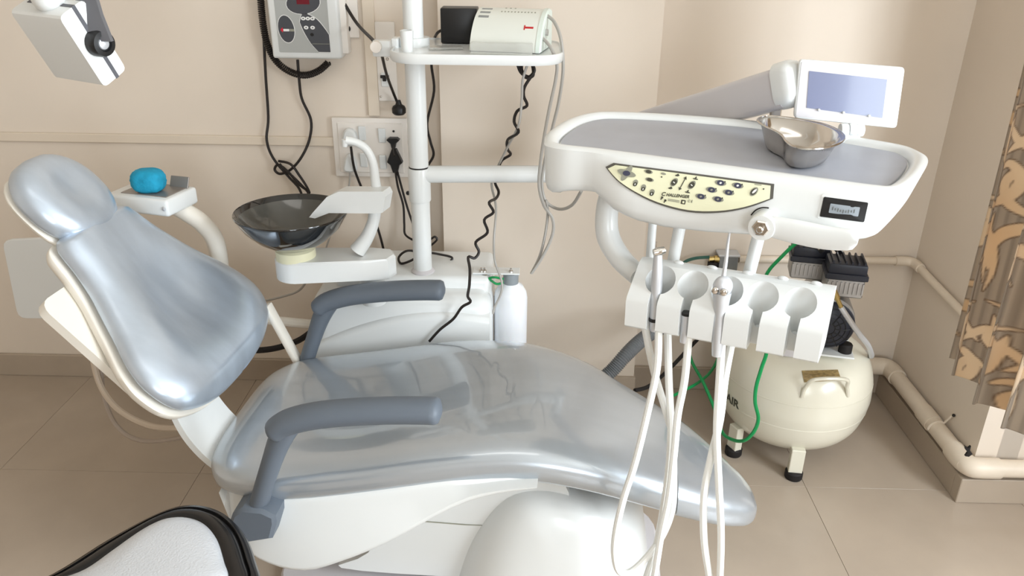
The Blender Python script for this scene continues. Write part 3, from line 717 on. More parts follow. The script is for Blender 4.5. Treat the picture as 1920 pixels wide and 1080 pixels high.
# three way syringe in the third slot
h3 = thing('air_water_syringe', 'steel three-way syringe with long tip in the third holder slot', 'syringe', tuple(tl(SLOT[2], -.21, -.32)), 0, GH)
part('body', G().tube([tl(SLOT[2]+.002, -.214, -.325), tl(SLOT[2], -.213, -.28), tl(SLOT[2]-.002, -.211, -.235), tl(SLOT[2]-.004, -.208, -.205)], [.0085, .0115, .0125, .0165], 16), satin_m, h3)
part('valve_head', G().ball(tuple(tl(SLOT[2]-.004, -.208, -.194)), .0172, 18, (1.0, .75, 1.15)), satin_m, h3)
for dx in (-.0085, .0065):
    part('button', G().ball(tuple(tl(SLOT[2]-.004+dx, -.2225, -.198)), .0068, 12, (1, .5, 1)), steel_m, h3)
part('tip', G().tube([tl(SLOT[2]-.006, -.204, -.18), tl(SLOT[2]-.006, -.200, -.15), tl(SLOT[2]-.007, -.198, -.118), tl(SLOT[2]-.006, -.200, -.098)], [.0042, .0034, .0026, .0018], 10), satin_m, h3)
pc = [(1354, 642, 1.262), (1349, 711, 1.255), (1344, 809, 1.250), (1348, 911, 1.245), (1352, 1000, 1.242), (1350, 1080, 1.24), (1346, 1140, 1.24), (1340, 1160, 1.245), (1336, 1120, 1.248), (1329, 1075, 1.25), (1320, 1010, 1.252), (1320, 929, 1.256), (1333, 858, 1.262), (1350, 787, 1.268), (1359, 711, 1.280), (1371, 646, 1.305), (1375, 618, 1.315)]
part('hose', G().tube(HSY(pc), .0072, 10, 6), hose_m, h3)

# ================================================================== POLE WITH SHELF AND ARM
PX, PY = oy(783, 250, 2.12).x, 2.12
PO = thing('service_pole', 'white upright pole with side arm rising from the spittoon cabinet', 'pole', (PX, PY, .56))
part('pole', G().lathe([(.001, .585), (.0265, .585), (.0265, 1.22), (.0255, 1.221), (.0255, 2.05), (.02, 2.06), (.001, 2.06)], (PX, PY, 0), 28), white_m, PO)
part('foot_ring', G().lathe([(.001, .580), (.034, .580), (.034, .590), (.027, .597), (.001, .597)], (PX, PY, 0), 28), bezel_m, PO)
zc_ = oy(800, 340, PY).z
col_ = part('collar', G().lathe([(.001, zc_-.055), (.0295, zc_-.055), (.0305, zc_-.052), (.0305, zc_+.036), (.0295, zc_+.039), (.001, zc_+.039)], (PX, PY, 0), 28), white_m, PO)
part('collar_gap', G().lathe([(.001, zc_+.039), (.0275, zc_+.039), (.0275, zc_+.0425), (.001, zc_+.0425)], (PX, PY, 0), 28), black_m, col_)
part('collar_screw', G().ball(tuple(oy(765, 362, 2.12)), .006, 10).tube([oy(768, 362, 2.12), oy(782, 363, 2.12)], .0025, 6, smooth=False), black_m, col_)
pe = Vector((pL.x, pL.y, 0))
za = oy(810, 327, PY).z
part('side_arm', G().tube([(PX, PY, za), (PX+.12, PY+.004, za+.001), (pL.x, pL.y, za+.006)], .0235, 20, smooth=False), white_m, PO)
part('arm_upright', G().lathe([(.001, za-.035), (.030, za-.035), (.032, za-.03), (.032, pL.z-.05), (.001, pL.z-.05)], (pL.x, pL.y, 0), 24), white_m, PO)
SHZ = 1.215
SHF = thing('pole_shelf', 'white rounded shelf clamped around the upright pole', 'shelf', (-.13, 2.12, SHZ-.02))
sho = rrect(.425, .31, .075, 8, -.132, 2.105)
part('slab', G().loft([[(-.132+(x+.132)*s_, 2.105+(y-2.105)*s_, z) for x, y in sho] for s_, z in ((.02, SHZ-.020), (.9, SHZ-.020), (.985, SHZ-.020), (1, SHZ-.015), (1, SHZ+.001), (.992, SHZ+.004), (.975, SHZ+.004), (.965, SHZ), (.9, SHZ), (.02, SHZ))]), white_m, SHF, smooth=40)
part('clamp', G().lathe([(.0268, SHZ-.022), (.040, SHZ-.022), (.040, SHZ+.022), (.0268, SHZ+.022)], (PX, PY, 0), 28), white_m, SHF)
q = oy(763, 78, 2.02)
part('tool_cup', G().lathe([(.001, -.024), (.014, -.024), (.016, .018), (.0165, .026), (.013, .027), (.012, -.015), (.001, -.018)], tuple(q), 20), white_m, SHF)
q = oy(722, 90, 2.10)
br = part('side_bracket', G().box(tuple(q), (.060, .035, .040), .005, 2).box((q.x+.028, q.y, q.z), (.018, .045, .052), .003, 1), white_m, SHF)
part('bracket_knob', G().lathe([(.001, -.012), (.014, -.012), (.014, .012), (.010, .015), (.001, .015)], (q.x-.018, q.y-.02, q.z+.006), 18, 'y'), plate_m, br)
part('bracket_screw', G().ball((q.x+.006, q.y-.01, q.z-.026), .004, 8), steel_m, br)

# ultrasonic scaler on the shelf
SC = thing('scaler_unit', 'pale wedge-shaped scaler unit with sloping top standing on the shelf', 'dental scaler', (-.05, 2.09, SHZ), R(-12))
def sp(): return [tuple(p) for p in cr([(.001, .002), (.004, .018), (.020, .046), (.050, .074), (.085, .090), (.115, .094), (.135, .088)], 4)]+[(.140, .07), (.140, .002)]
pr = [(d-.07, h) for d, h in sp()]
sb = part('housing', G().prism(pr, -.088, .078, lambda d, h, x: (x, d, h)), mat('scaler_ivory', (224, 226, 218), .35), SC, local=True, smooth=25)
pr2 = [(d*1.02-.0, h*1.02) for d, h in pr]
part('end_panel', G().prism(pr2, .078, .092, lambda d, h, x: (x, d, h), bev=.004), mat('scaler_mint', (218, 228, 220), .35), SC, local=True, smooth=25)
def scz(d): return float(np.interp(d, [p[0] for p in sp()[:-2]], [p[1] for p in sp()[:-2]]))
def smark(name, x, d, w, l, m):
    a, b = d-l/2, d+l/2
    g = G().add([(x-w/2, a-.07, scz(a)+.0012), (x+w/2, a-.07, scz(a)+.0012), (x+w/2, b-.07, scz(b)+.0012), (x-w/2, b-.07, scz(b)+.0012), (x-w/2, a-.07, scz(a)-.001), (x+w/2, a-.07, scz(a)-.001), (x+w/2, b-.07, scz(b)-.001), (x-w/2, b-.07, scz(b)-.001)], [(0, 1, 2, 3), (0, 4, 5, 1), (1, 5, 6, 2), (2, 6, 7, 3), (3, 7, 4, 0)])
    part(name, g, m, sb, local=True, smooth=0)
for d in (.055, .072, .092): smark('vent_bar', -.066, d, .026, .006, mat('scaler_grey', (140, 142, 140), .5))
for i in range(11): smark('indicator_mark', -.025+.0085*i, .078, .003, .004, greyink_m)
for i in range(3): smark('indicator_mark', -.02+.012*i, .104, .004, .004, greyink_m)
smark('red_mark', .044, .030, .003, .009, mat('red_print', (190, 30, 36), .5)); smark('red_mark', .056, .030, .020, .003, mat('red_print', (190, 30, 36), .5))
part('socket', G().lathe([(.001, 0), (.008, 0), (.008, .006), (.001, .006)], (.092, -.015, .045), 16, 'x'), greycable_m, sb, local=True)
q = oz(846, 84, SHZ); qa = oy(862, 60, 2.19)
solo('power_adapter', G().box((qa.x, 2.20, SHZ+.0455), (.095, .07, .087), .003, 2), black_m, 'black square power adapter box standing behind the scaler', 'adapter')
qb = oz(945, 99, SHZ)
solo('acrylic_strip', G().box((qb.x-.005, 1.985, SHZ+.0155), (.150, .016, .027), .002, 1, Matrix.Rotation(R(-5), 3, 'Z')), clear_m, 'small clear acrylic box in front of the scaler', 'box')
solo('plastic_pouch', G().box((oz(838, 88, SHZ).x, 2.07, SHZ+.0045), (.085, .05, .005), .002, 1, Matrix.Rotation(R(10), 3, 'Z')), clear_m, 'flat clear plastic pouch lying beside the adapter', 'pouch')

# ================================================================== SPITTOON UNIT
CU = thing('spittoon_unit', 'white spittoon cabinet with black glass bowl and water spout', 'spittoon', (-.34, 2.14, 0))
def rbox(x0, x1, y0, y1, z0, z1, b, seg=4): return G().box(((x0+x1)/2, (y0+y1)/2, (z0+z1)/2), (x1-x0, y1-y0, z1-z0), b, seg)
part('cabinet', rbox(-.605, -.095, 2.0, 2.29, .0, .555, .045, 5), white_m, CU, smooth=60)
part('rear_ledge', rbox(-.545, -.10, 2.075, 2.29,   .50, .587, .018, 4), white_m, CU, smooth=60)
rings = []
for t in np.linspace(0, 1, 20):
    x = -.600+.500*t; zz = .30+.215*math.sin(min(1, .22+t*.78)*math.pi*.62)**.8
    rings.append([(x, 1.985, .02), (x, 1.985, zz-.02), (x, 1.989, zz-.006), (x, 1.998, zz), (x, 2.03, zz+.004), (x, 2.03, .02)])
part('front_cover', G().loft(rings), white_m, CU, smooth=50)
bc = Vector((-.610, 1.95, .722))
bw = part('bowl', G().lathe([(.001, 0), (.045, 0), (.062, .008), (.095, .030), (.125, .060), (.144, .093), (.1465, .0985), (.1450, .101), (.141, .099), (.124, .066), (.092, .034), (.06, .012), (.045, .004), (.001, .004)], tuple(bc), 48), blackglass_m, CU, smooth=60)
part('bowl_glare', G().lathe([(.1425, .0985), (.1205, .066), (.0895, .037), (.055, .016), (.02, .011), (.001, .011), (.001, .008), (.02, .008), (.056, .013), (.091, .034), (.1225, .064), (.1435, .0975)], tuple(bc), 48, cap=False), mat('grey_bowl_glare', (78, 77, 72), .14, coat=.8), bw, smooth=60)  # grey inner shell: glare inside the black bowl put into its colour
part('drain_cover', G().lathe([(.001, .012), (.018, .012), (.018, .015), (.001, .016)], tuple(bc), 20), steel_m, bw)
part('bowl_seat', G().lathe([(.001, -.030), (.052, -.030), (.052, -.004), (.046, .001), (.001, .001)], tuple(bc), 32), mat('ivory_collar', (226, 222, 190), .4), CU)
a0, a1 = Vector((-.605, 1.955, .666)), Vector((-.392, 1.975, .672))
g = G(); N_ = 16; ol = []
for k in range(N_+1): ang = R(90+180*k/N_); ol.append((a0.x+.062*math.cos(ang), a0.y+.060*math.sin(ang)))
ol += [(a1.x-.02, a1.y-.048), (a1.x+.028, a1.y-.036), (a1.x+.042, a1.y), (a1.x+.028, a1.y+.036), (a1.x-.02, a1.y+.046)]
ga = g.prism(ol, .640, .697, bev=.006)
arm_ = part('bowl_arm', ga, white_m, CU, smooth=30)
part('arm_pivot', G().lathe([(.001, .54), (.034, .54), (.034, .645), (.001, .645)], (a1.x-.030, a1.y+.03, 0), 24), white_m, CU)
# curved post, spout block, cup filler
pp = [oy(670, 470, 1.965), oy(688, 445, 1.97), oy(700, 415, 1.975), oy(704, 385, 1.98)]
part('spout_post', G().tube(pp, [.022, .018, .016, .017], 14), white_m, CU)
s0, s1 = oy(606, 382, 1.955), oy(718, 375, 1.985)
pts = [oy(*p, 1.95) for p in [(585, 404), (592, 395), (618, 366), (640, 356), (722, 356), (727, 366), (722, 395), (716, 397), (622, 396), (596, 406)]]
part('spout_block', G().prism([(p.x, p.z) for p in pts], 1.935, 1.985, lambda x, z, y: (x+(y-1.95)*.25, y, z), bev=.004), white_m, CU, smooth=30)
gn = HSY([(708, 368, 1.985), (704, 340, 1.985), (699, 305, 1.98), (687, 280, 1.975), (668, 267, 1.97), (648, 263, 1.965)])
gk = part('cup_filler', G().tube(gn, [.015, .0125, .011, .0105, .010, .0105], 14), white_m, CU)
part('filler_tip', G().tube(HSY([(648, 262, 1.965), (646, 275, 1.963)]), [.010, .006], 12, smooth=False), white_m, gk)
# bottle and its bracket
bt = Vector((oy(957, 600, 2.12).x, 2.12, .235))
WBt = thing('water_bottle', 'translucent white water bottle with grey cap beside the spittoon cabinet', 'bottle', tuple(bt))
part('bottle', G().lathe([(.001, 0), (.045, 0), (.049, .006), (.049, .275), (.046, .292), (.036, .310), (.022, .320), (.018, .326), (.001, .326)], tuple(bt), 36), mat('translucent_bottle', (236, 238, 242), .35, sss=.3), WBt, smooth=50)
part('cap', G().lathe([(.001, .318), (.0215, .318), (.0225, .322), (.0225, .352), (.001, .354)], tuple(bt), 28), mat('grey_cap', (140, 146, 150), .4), WBt)
tp = bt.z+.356
part('bracket', G().box((bt.x-.042, 2.12, tp), (.135, .045, .005), .001, 1), white_m, WBt)
for dx in (-.085, -.076, 0.0): part('bracket_bolt', G().lathe([(.001, 0), (.006, 0), (.006, .005), (.003, .006), (.003, .012), (.001, .012)], (bt.x+dx, 2.11, tp+.002), 8), steel_m, WBt)
part('valve', G().lathe([(.001, -.03), (.009, -.03), (.009, -.004), (.001, -.004)], (bt.x-.075, 2.105, tp), 12), brass_m, WBt)
g = G().tube([(bt.x-.02, 2.09, tp-.012), (bt.x-.05, 2.088, tp-.006), (bt.x-.075, 2.09, tp-.02), (bt.x-.105, 2.095, tp-.055)], .0035, 6)
part('air_tube', g, green_m, WBt); part('air_tube', G().tube([(bt.x-.02, 2.09, tp-.022), (bt.x-.04, 2.085, tp-.025), (bt.x-.062, 2.087, tp-.012), (bt.x-.06, 2.09, tp-.035)], .0035, 6), green_m, WBt)
part('dip_tube', G().tube([(bt.x-.066, 2.10, tp-.02), (bt.x-.062, 2.10, tp-.10), (bt.x-.060, 2.11, tp-.25)], .004, 6), greycable_m, WBt)

# ================================================================== ASSISTANT'S SIDE
AT = thing('assistant_tray', 'small white tray box behind the chair headrest', 'tray', tuple(oy(280, 370, 1.97)-Vector((0, 0, .06))))
c0 = oy(285, 368, 1.97); M_ = Matrix.Translation(c0) @ Matrix.Rotation(R(-14), 4, 'Z')
part('box', xf(G().box((0, 0, -.006), (.185, .125, .045), .008, 3), M_), white_m, AT)
part('inner_mat', xf(G().box((.01, .005, .0165), (.135, .095, .004), .001, 1), M_), mat('steel_grey_insert', (150, 142, 136), .35, metal=.4), AT)
part('raised_flap', xf(G().box((.055, .045, .028), (.055, .004, .035), .001, 1, Matrix.Rotation(R(-25), 3, 'X')), M_), mat('steel_grey_insert', (150, 142, 136), .35), AT)
part('screw', xf(G().ball((.082, -.0635, -.006), .006, 10, (1, .4, 1)), M_), satin_m, AT)
part('neck', G().tube([M_ @ Vector((.03, .02, -.02)), M_ @ Vector((.07, .03, -.045)), M_ @ Vector((.105, .05, -.085)), M_ @ Vector((.12, .07, -.15)), M_ @ Vector((.10, .09, -.30))], .024, 14), cream_m, AT)
b = bmesh.new(); bmesh.ops.create_icosphere(b, subdivisions=4, radius=1)
for v in b.verts:
    p = v.co; k = 1/max(abs(p.x)**3+abs(p.y)**3+abs(p.z)**3, 1e-6)**(1/3)
    n_ = .02*math.sin(9*p.x+3)*math.sin(8*p.y)+.02*math.sin(17*p.z+5*p.x)*math.sin(15*p.y)
    v.co = Vector((p.x*k*.044, p.y*k*.036, p.z*k*.033))*(.92+n_)
solo('blue_sponge', xf(G().bm(b), Matrix.Translation(M_ @ Vector((.008, -.012, .047)))), blue_m, 'turquoise foam sponge lying on the small white tray', 'sponge')
WPn = thing('side_panel', 'flat white rounded panel standing behind the chair back at left', 'panel', tuple(oy(90, 592, 2.05)))
pl_ = [oy(*p, 2.05) for p in [(8, 448), (172, 440), (200, 594), (38, 594)]]
part('sheet', G().prism(quad([(p.x, p.z) for p in pl_], .025), 2.05, 2.038, lambda x, z, y: (x, y, z), bev=.002), white_m, WPn)
e0 = oy(200, 520, 2.05)
part('stem', G().tube([(e0.x-.05, 2.06, e0.z), (e0.x+.12, 2.08, e0.z-.06), (e0.x+.35, 2.10, e0.z-.14), (-.55, 2.12, .40)], .014, 10), cream_m, WPn)
g1 = HSY([(178, 560, 1.93), (172, 620, 1.92), (176, 680, 1.90), (192, 730, 1.88), (225, 770, 1.84), (280, 798, 1.80), (340, 803, 1.76), (400, 796, 1.74), (430, 790, 1.74)])
solo('suction_hose', G().tube(g1, .0085, 8), mat('beige_hose', (206, 190, 172), .4), 'thicker beige suction hose curving from the chair back to its base', 'hose')
g1 = HSY([(200, 570, 1.95), (193, 640, 1.94), (190, 700, 1.92), (200, 760, 1.88), (225, 805, 1.83), (265, 826, 1.80), (320, 824, 1.76), (375, 810, 1.73), (420, 796, 1.72)])
solo('suction_hose', G().tube(g1, .0065, 8), mat('taupe_hose', (172, 158, 146), .4), 'thinner taupe suction hose hanging below the chair back', 'hose')

# ================================================================== OPERATOR STOOL
SZ = .55
so_ = [oz(*p, SZ) for p in [(70, 1080), (200, 1003), (300, 952), (360, 938), (415, 950), (455, 985), (478, 1040), (484, 1090)]]
op = [(p.x, p.y) for p in so_]+[(-.43, .86), (-.50, .74), (-.62, .66), (-.78, .68), (-.88, .78), (-.86, .89)]
opn = [tuple(p) for p in cr(op, 6, True)]
scx = sum(p[0] for p in opn)/len(opn); scy = sum(p[1] for p in opn)/len(opn)
def so_r(s_, z):
    out = []
    for x, y in opn:
        d = math.hypot(x-scx, y-scy); k = (d-s_)/d; out.append((scx+(x-scx)*k, scy+(y-scy)*k, z))
    return out
STL = thing('operator_stool', 'padded stool seat with glossy black rim at the bottom left corner', 'stool', (scx, scy, 0))
part('rim', G().loft([so_r(.06, SZ-.060), so_r(.008, SZ-.056), so_r(0, SZ-.046), so_r(0, SZ-.018), so_r(.006, SZ-.006), so_r(.014, SZ-.003), so_r(.0165, SZ-.008), so_r(.019, SZ-.003), so_r(.030, SZ+.004), so_r(.044, SZ+.003), so_r(.056, SZ-.006), so_r(.075, SZ-.012)]), gloss_black_m, STL, smooth=45)
part('cushion', G().loft([so_r(.044, SZ-.014), so_r(.049, SZ+.003), so_r(.058, SZ+.010), so_r(.075, SZ+.015), so_r(.10, SZ+.018), so_r(.12, SZ+.019)]), stool_m, STL, smooth=60)
part('gas_lift', G().lathe([(.001, .09), (.032, .09), (.032, .30), (.016, .31), (.016, SZ-.05), (.001, SZ-.05)], (scx, scy, 0), 20), black_m, STL)
for k in range(5):
    a = R(72*k+20); e = Vector((scx+.25*math.cos(a), scy+.25*math.sin(a), .07))
    part('base_leg', G().tube([(scx, scy, .115), e], [.022, .015], 10, smooth=False), black_m, STL)
    part('castor', G().lathe([(.001, -.012), (.025, -.012), (.027, -.006), (.027, .006), (.025, .012), (.001, .012)], (e.x, e.y, .027), 16, 'x'), black_m, STL)

# ================================================================== X-RAY HEAD
P_ = oy(110, 32, 1.30); eu = Vector((.168, .406, -.899)).normalized(); ed = Vector((-.903, .430, .025)).normalized(); ew = Vector((.396, .807, .438)).normalized()
XH = thing('x_ray_unit', 'white boxy x-ray unit with grey stripe and black pivot knob at top left', 'x-ray unit', tuple(P_+eu*.16))
def xm(a, b, c): return tuple(P_+eu*a+ed*b+ew*c)
LU, LD, LW = .132, .120, .054
part('housing', G().prism(quad([(0, 0), (LU, 0), (LU, LW), (0, LW)], .010), 0, LD, lambda a, c, b: xm(a, b, c)), white_m, XH, smooth=30)
part('stripe', G().prism([(-.001, LW*.52), (LU+.001, LW*.52), (LU+.001, LW*.64), (-.001, LW*.64)], -.0012, LD*.9, lambda a, c, b: xm(a, b, c)), mat('slate_stripe', (86, 86, 92), .5), XH, smooth=0)
kc = (LU*.50, -.014, LW*.60)
kn = part('pivot_knob', G().loft([[xm(kc[0]+r*math.cos(a), kc[1]+h, kc[2]+r*math.sin(a)) for a in np.linspace(0, 2*math.pi, 28, endpoint=False)] for r, h in ((.022, .018), (.022, 0), (.020, -.006), (.013, -.007), (.012, -.003), (.001, -.003))]), black_m, XH)
part('knob_cap', G().loft([[xm(kc[0]+r*math.cos(a), kc[1]+h, kc[2]+r*math.sin(a)) for a in np.linspace(0, 2*math.pi, 20, endpoint=False)] for r, h in ((.0105, -.002), (.009, -.005), (.004, -.007), (.0005, -.0075))]), satin_m, kn)
k0 = Vector(xm(*kc)); yk = part('yoke_arm', G().loft([[tuple(Vector(c)+Vector((u, 0, 0))+Vector((0, v, 0))) for u, v in ((-.017, -.004), (.017, -.004), (.017, .006), (-.017, .006))] for c in (k0+Vector((.002, -.004, .004)), k0+Vector((-.010, .002, .045)), k0+Vector((-.020, .008, .11)), k0+Vector((-.026, .02, .18)))]), mat('slate_yoke', (98, 98, 102), .45), XH)
t0 = Vector(xm(.0, .045, LW*.5))
part('ball_joint', G().ball(tuple(t0+Vector((-.004, 0, .014))), .026, 18), white_m, XH)
part('suspension_arm', G().tube([t0+Vector((0, 0, .03)), t0+Vector((-.03, .04, .18)), (t0.x-.06, t0.y+.1, 1.75), (t0.x-.06, t0.y+.1, ZC)], .020, 14), white_m, XH)

# ================================================================== X-RAY CONTROL BOX ON THE WALL
bL, bR_ = oy(506, 60, 2.41).x, oy(637, 60, 2.41).x; zb_ = oy(575, 111, 2.405).z; BXW = bR_-bL; bcx = (bL+bR_)/2; ztp = zb_+.30
XB = thing('x_ray_control_box', 'white wall control box with grey membrane panel and red display', 'control box', (bcx, WB, zb_))
part('case', rbox(bL, bR_, 2.410, 2.474, zb_, ztp, .008, 3), white_m, XB)
part('back_case', rbox(bL+.02, bR_+.018, 2.432, 2.4745, zb_+.012, ztp-.01, .006, 2), plate_m, XB)
def xbm(lift): return lambda x, z, d: (bcx-.004+(x+.004)*1.22, 2.410-lift-d, zb_+.018+(z-.022)*1.22)
mw = .125; mo = -.004
mb_ = part('membrane', G().prism(rrect(mw, .222, .003, 2, mo, .022+.111), 0, .0010, xbm(0)), mat('grey_membrane', (176, 178, 176), .4), XB, smooth=0)
dk = mat('dark_membrane', (74, 76, 82), .4)
def xsh(name, ol_, m, lift, par=mb_): return part(name, G().prism(ol_, 0, .0004, xbm(lift)), m, par, smooth=0)
sx_ = mw/.200; 
def both(ol_, sc_=1.0):
    cx = sum(p[0] for p in ol_)/len(ol_); cz = sum(p[1] for p in ol_)/len(ol_)
    o2 = []
    for x, z in ol_:
        d = math.hypot(x-cx, z-cz)+1e-9; o2.append((x+(x-cx)/d*.0016, z+(z-cz)/d*.0016))
    xsh('panel_outline', o2, whiteink_m, .0010); return xsh('panel_field', ol_, dk, .0015)
both(ell(mo+.006, .135, .040, .024, 8)); xsh('display', rrect(.030, .0125, .001, 2, mo+.006, .1385), mat('red_display', (112, 22, 38), .25), .0020)
both(ell(mo-.040, .076, .019, .031, 6))
lf = [tuple(p) for p in cr([(mo-.006, .092), (mo+.000, .108), (mo+.014, .110), (mo+.036, .098), (mo+.055, .074)], 4)]+[(mo+.061, .064), (mo+.0615, .024), (mo+.033, .024)]+[tuple(p) for p in cr([(mo+.033, .024), (mo+.016, .044), (mo+.002, .070), (mo-.006, .092)], 4)[1:-1]]
both(lf)
for x, z in ((.003, .1005), (.014, .1005), (.025, .1005), (.008, .080), (.0235, .080)): xsh('button', ell(mo+x, z, .0055, .0042), whiteink_m, .0020); xsh('button_mark', ell(mo+x, z, .0018, .0013), dk, .0025)
xsh('button', ell(mo+.0205, .064, .0045, .0038), black_m, .0020)
xsh('logo_mark', [(mo-.054, .074), (mo-.049, .080), (mo-.047, .074), (mo-.049, .068)], mat('red_logo', (214, 40, 62), .4), .0020); xsh('logo_bar', rrect(.014, .0055, .0005, 1, mo-.040, .0735), whiteink_m, .0020); xsh('logo_bar', rrect(.011, .0055, .0005, 1, mo-.0265, .0735), greyink_m, .0020)
xsh('rule_line', rrect(.042, .0010, .0002, 1, mo+.040, .043), greyink_m, .0020); xsh('red_mark', rrect(.016, .004, .0005, 1, mo-.047, .159), mat('red_print2', (196, 84, 80), .5), .0020)
part('side_flange', rbox(bR_+.016, bR_+.045, 2.462, 2.4745, zb_+.055, ztp, .002, 1), plate_m, XB)
q = oy(651, 54, 2.46); part('rocker_switch', G().lathe([(.001, 0), (.010, 0), (.010, -.006), (.007, -.010), (.001, -.010)], (q.x, 2.462, q.z), 16, 'y'), black_m, XB)
# coiled cord
def coil(path, R0, r0, turns, per=9):
    P = np.array(cr(path, 40)); L = np.concatenate([[0], np.cumsum(np.linalg.norm(np.diff(P, axis=0), axis=1))]); n = int(turns*per); out = []
    for i in range(n+1):
        t = L[-1]*i/n; c = np.array([np.interp(t, L, P[:, k]) for k in range(3)]); c2 = np.array([np.interp(min(t+.002, L[-1]), L, P[:, k]) for k in range(3)]); c1 = np.array([np.interp(max(t-.002, 0), L, P[:, k]) for k in range(3)])
        T = (c2-c1)/np.linalg.norm(c2-c1); a = np.array([0, 1.0, 0]); b_ = np.cross(T, a); b_ /= np.linalg.norm(b_); a = np.cross(b_, T); th = 2*math.pi*i/per
        out.append(c+R0*(a*math.cos(th)+b_*math.sin(th)))
    return G().tube(out, r0, 5, 1, False)
cp = HSY([(488, -60, 2.44), (489, 0, 2.44), (494, 50, 2.44), (503, 88, 2.44), (520, 117, 2.44), (545, 135, 2.44), (572, 141, 2.44), (597, 133, 2.44), (616, 117, 2.44)])
solo('coiled_cord', coil(cp, .0085, .0026, 74), cable_m, 'coiled black cord hanging round the wall control box', 'cord')
def cable(name, pts, r, m, label, cat='cable', n=7, sub=6): return solo(name, G().tube(HSY(pts), r, n, sub), m, label, cat)
cable('power_cable', [(488, -40, 2.455), (494, 60, 2.452), (498, 140, 2.458), (503, 220, 2.46), (500, 262, 2.45), (512, 296, 2.45), (540, 330, 2.45), (560, 352, 2.44), (568, 372, 2.43)], .0042, cable_m, 'black cable running down left of the control box into a knot')
cable('power_cable', [(558, 112, 2.45), (561, 150, 2.45), (566, 185, 2.455), (583, 225, 2.46), (580, 262, 2.455), (565, 295, 2.445), (545, 318, 2.442), (525, 326, 2.447), (515, 318, 2.452), (522, 309, 2.448), (540, 322, 2.436), (560, 345, 2.435), (576, 358, 2.43), (579, 372, 2.425)], .0042, cable_m, 'black cable dropping from under the control box with a bend')
cable('power_cable', [(522, 302, 2.442), (545, 308, 2.436), (562, 330, 2.433), (575, 350, 2.428), (580, 362, 2.428), (568, 350, 2.436), (550, 332, 2.44), (533, 318, 2.438), (524, 307, 2.437)], .0040, cable_m, 'short black cable loop tied above the black bowl')
# breaker plate and upper cable
qp = oy(722, 120, WB)
MP = thing('breaker_plate', 'narrow white wall plate with a black breaker switch', 'switch plate', (qp.x, WB, oy(722, 188, WB).z))
part('plate', rbox(oy(708, 120, WB).x, oy(744, 120, WB).x, WB-.014, WB, oy(722, 188, WB).z, oy(722, 40, WB).z, .003, 2), plate_m, MP)
q = oy(722, 150, WB-.016); part('breaker', rbox(q.x-.012, q.x+.012, WB-.019, WB-.013, q.z-.020, q.z+.022, .002, 1), white_m, MP)
part('breaker_toggle', rbox(q.x-.013, q.x+.013, WB-.023, WB-.018, q.z+.006, q.z+.015, .001, 1), black_m, MP); part('breaker_lever', rbox(q.x-.005, q.x+.005, WB-.030, WB-.018, q.z-.002, q.z+.010, .001, 1), black_m, MP)
q = oy(714, 181, WB-.015); part('plate_screw', G().ball(tuple(q), .0035, 8), steel_m, MP)
cable('power_cable', [(628, -30, 2.44), (645, 5, 2.44), (670, 45, 2.40), (698, 74, 2.20), (706, 84, 2.14)], .0048, cable_m, 'thick black cable crossing the wall to the shelf bracket')
PLG = thing('black_plug', 'round black plug on a cord above the socket plate', 'plug', tuple(oy(748, 216, 2.44)))
part('cord', G().tube(HSY([(716, 103, 2.16), (725, 140, 2.30), (738, 175, 2.42), (745, 192, 2.44)]), .0042, 7), cable_m, PLG)
q = oy(748, 205, 2.43); part('body', G().lathe([(.001, -.017), (.015, -.016), (.021, -.010), (.0215, .002), (.018, .010), (.010, .015), (.006, .028), (.001, .028)], tuple(q), 18), black_m, PLG)
# socket plate
pl0, pl1 = oy(623, 218, WB), oy(769, 330, WB)
SP = thing('socket_plate', 'large white wall plate with four rocker switches and sockets', 'socket plate', ((pl0.x+pl1.x)/2, WB, pl1.z))
part('plate', rbox(pl0.x, pl1.x, WB-.018, WB, pl1.z, pl0.z, .004, 2), plate_m, SP)
part('inner_frame', rbox(pl0.x+.016, pl1.x-.014, WB-.021, WB-.015, pl1.z+.014, pl0.z-.014, .003, 1), plate_m, SP)
for p in ((679, 250), (716, 254), (682, 300), (718, 304)):
    q = oy(*p, WB-.024); part('rocker', G().box(tuple(q), (.022, .008, .046), .002, 1, Matrix.Rotation(R(7), 3, 'X')), white_m, SP)
for p in ((738, 246), (738, 292), (655, 310), (685, 306)):
    q = oy(*p, WB-.021); part('socket_hole', G().lathe([(.001, 0), (.0035, 0), (.0035, -.002), (.001, -.002)], tuple(q), 12, 'y'), black_m, SP)
q = oy(656, 255, WB-.024)
WPg = thing('white_plug', 'white plug in the upper left socket behind the cup filler', 'plug', (q.x, q.y, q.z-.03))
part('body', G().prism(cr([(q.x-.022, q.z-.022), (q.x-.016, q.z+.014), (q.x, q.z+.026), (q.x+.020, q.z+.014), (q.x+.024, q.z-.022), (q.x, q.z-.028)], 4, True), WB-.020, WB-.045, lambda x, z, y: (x, y, z), bev=.006), white_m, WPg)
q = oy(657, 305, WB-.024)
WPh = thing('white_plug', 'white plug with hanging cords in the lower left socket', 'plug', (q.x, q.y, q.z-.03))
part('body', G().prism(cr([(q.x-.020, q.z-.022), (q.x-.014, q.z+.014), (q.x, q.z+.030), (q.x+.018, q.z+.012), (q.x+.020, q.z-.022), (q.x, q.z-.028)], 4, True), WB-.020, WB-.042, lambda x, z, y: (x, y, z), bev=.006), white_m, WPh)
part('cord', G().tube(HSY([(658, 275, 2.42), (663, 310, 2.425), (673, 340, 2.44), (695, 390, 2.45), (712, 440, 2.45), (722, 480, 2.44), (726, 497, 2.40)]), .0040, 7), cable_m, WPh)
part('cord', G().tube(HSY([(656, 322, 2.44), (654, 350, 2.45), (640, 400, 2.455), (620, 440, 2.46), (610, 470, 2.46)]), .0030, 6), greycable_m, WPh)
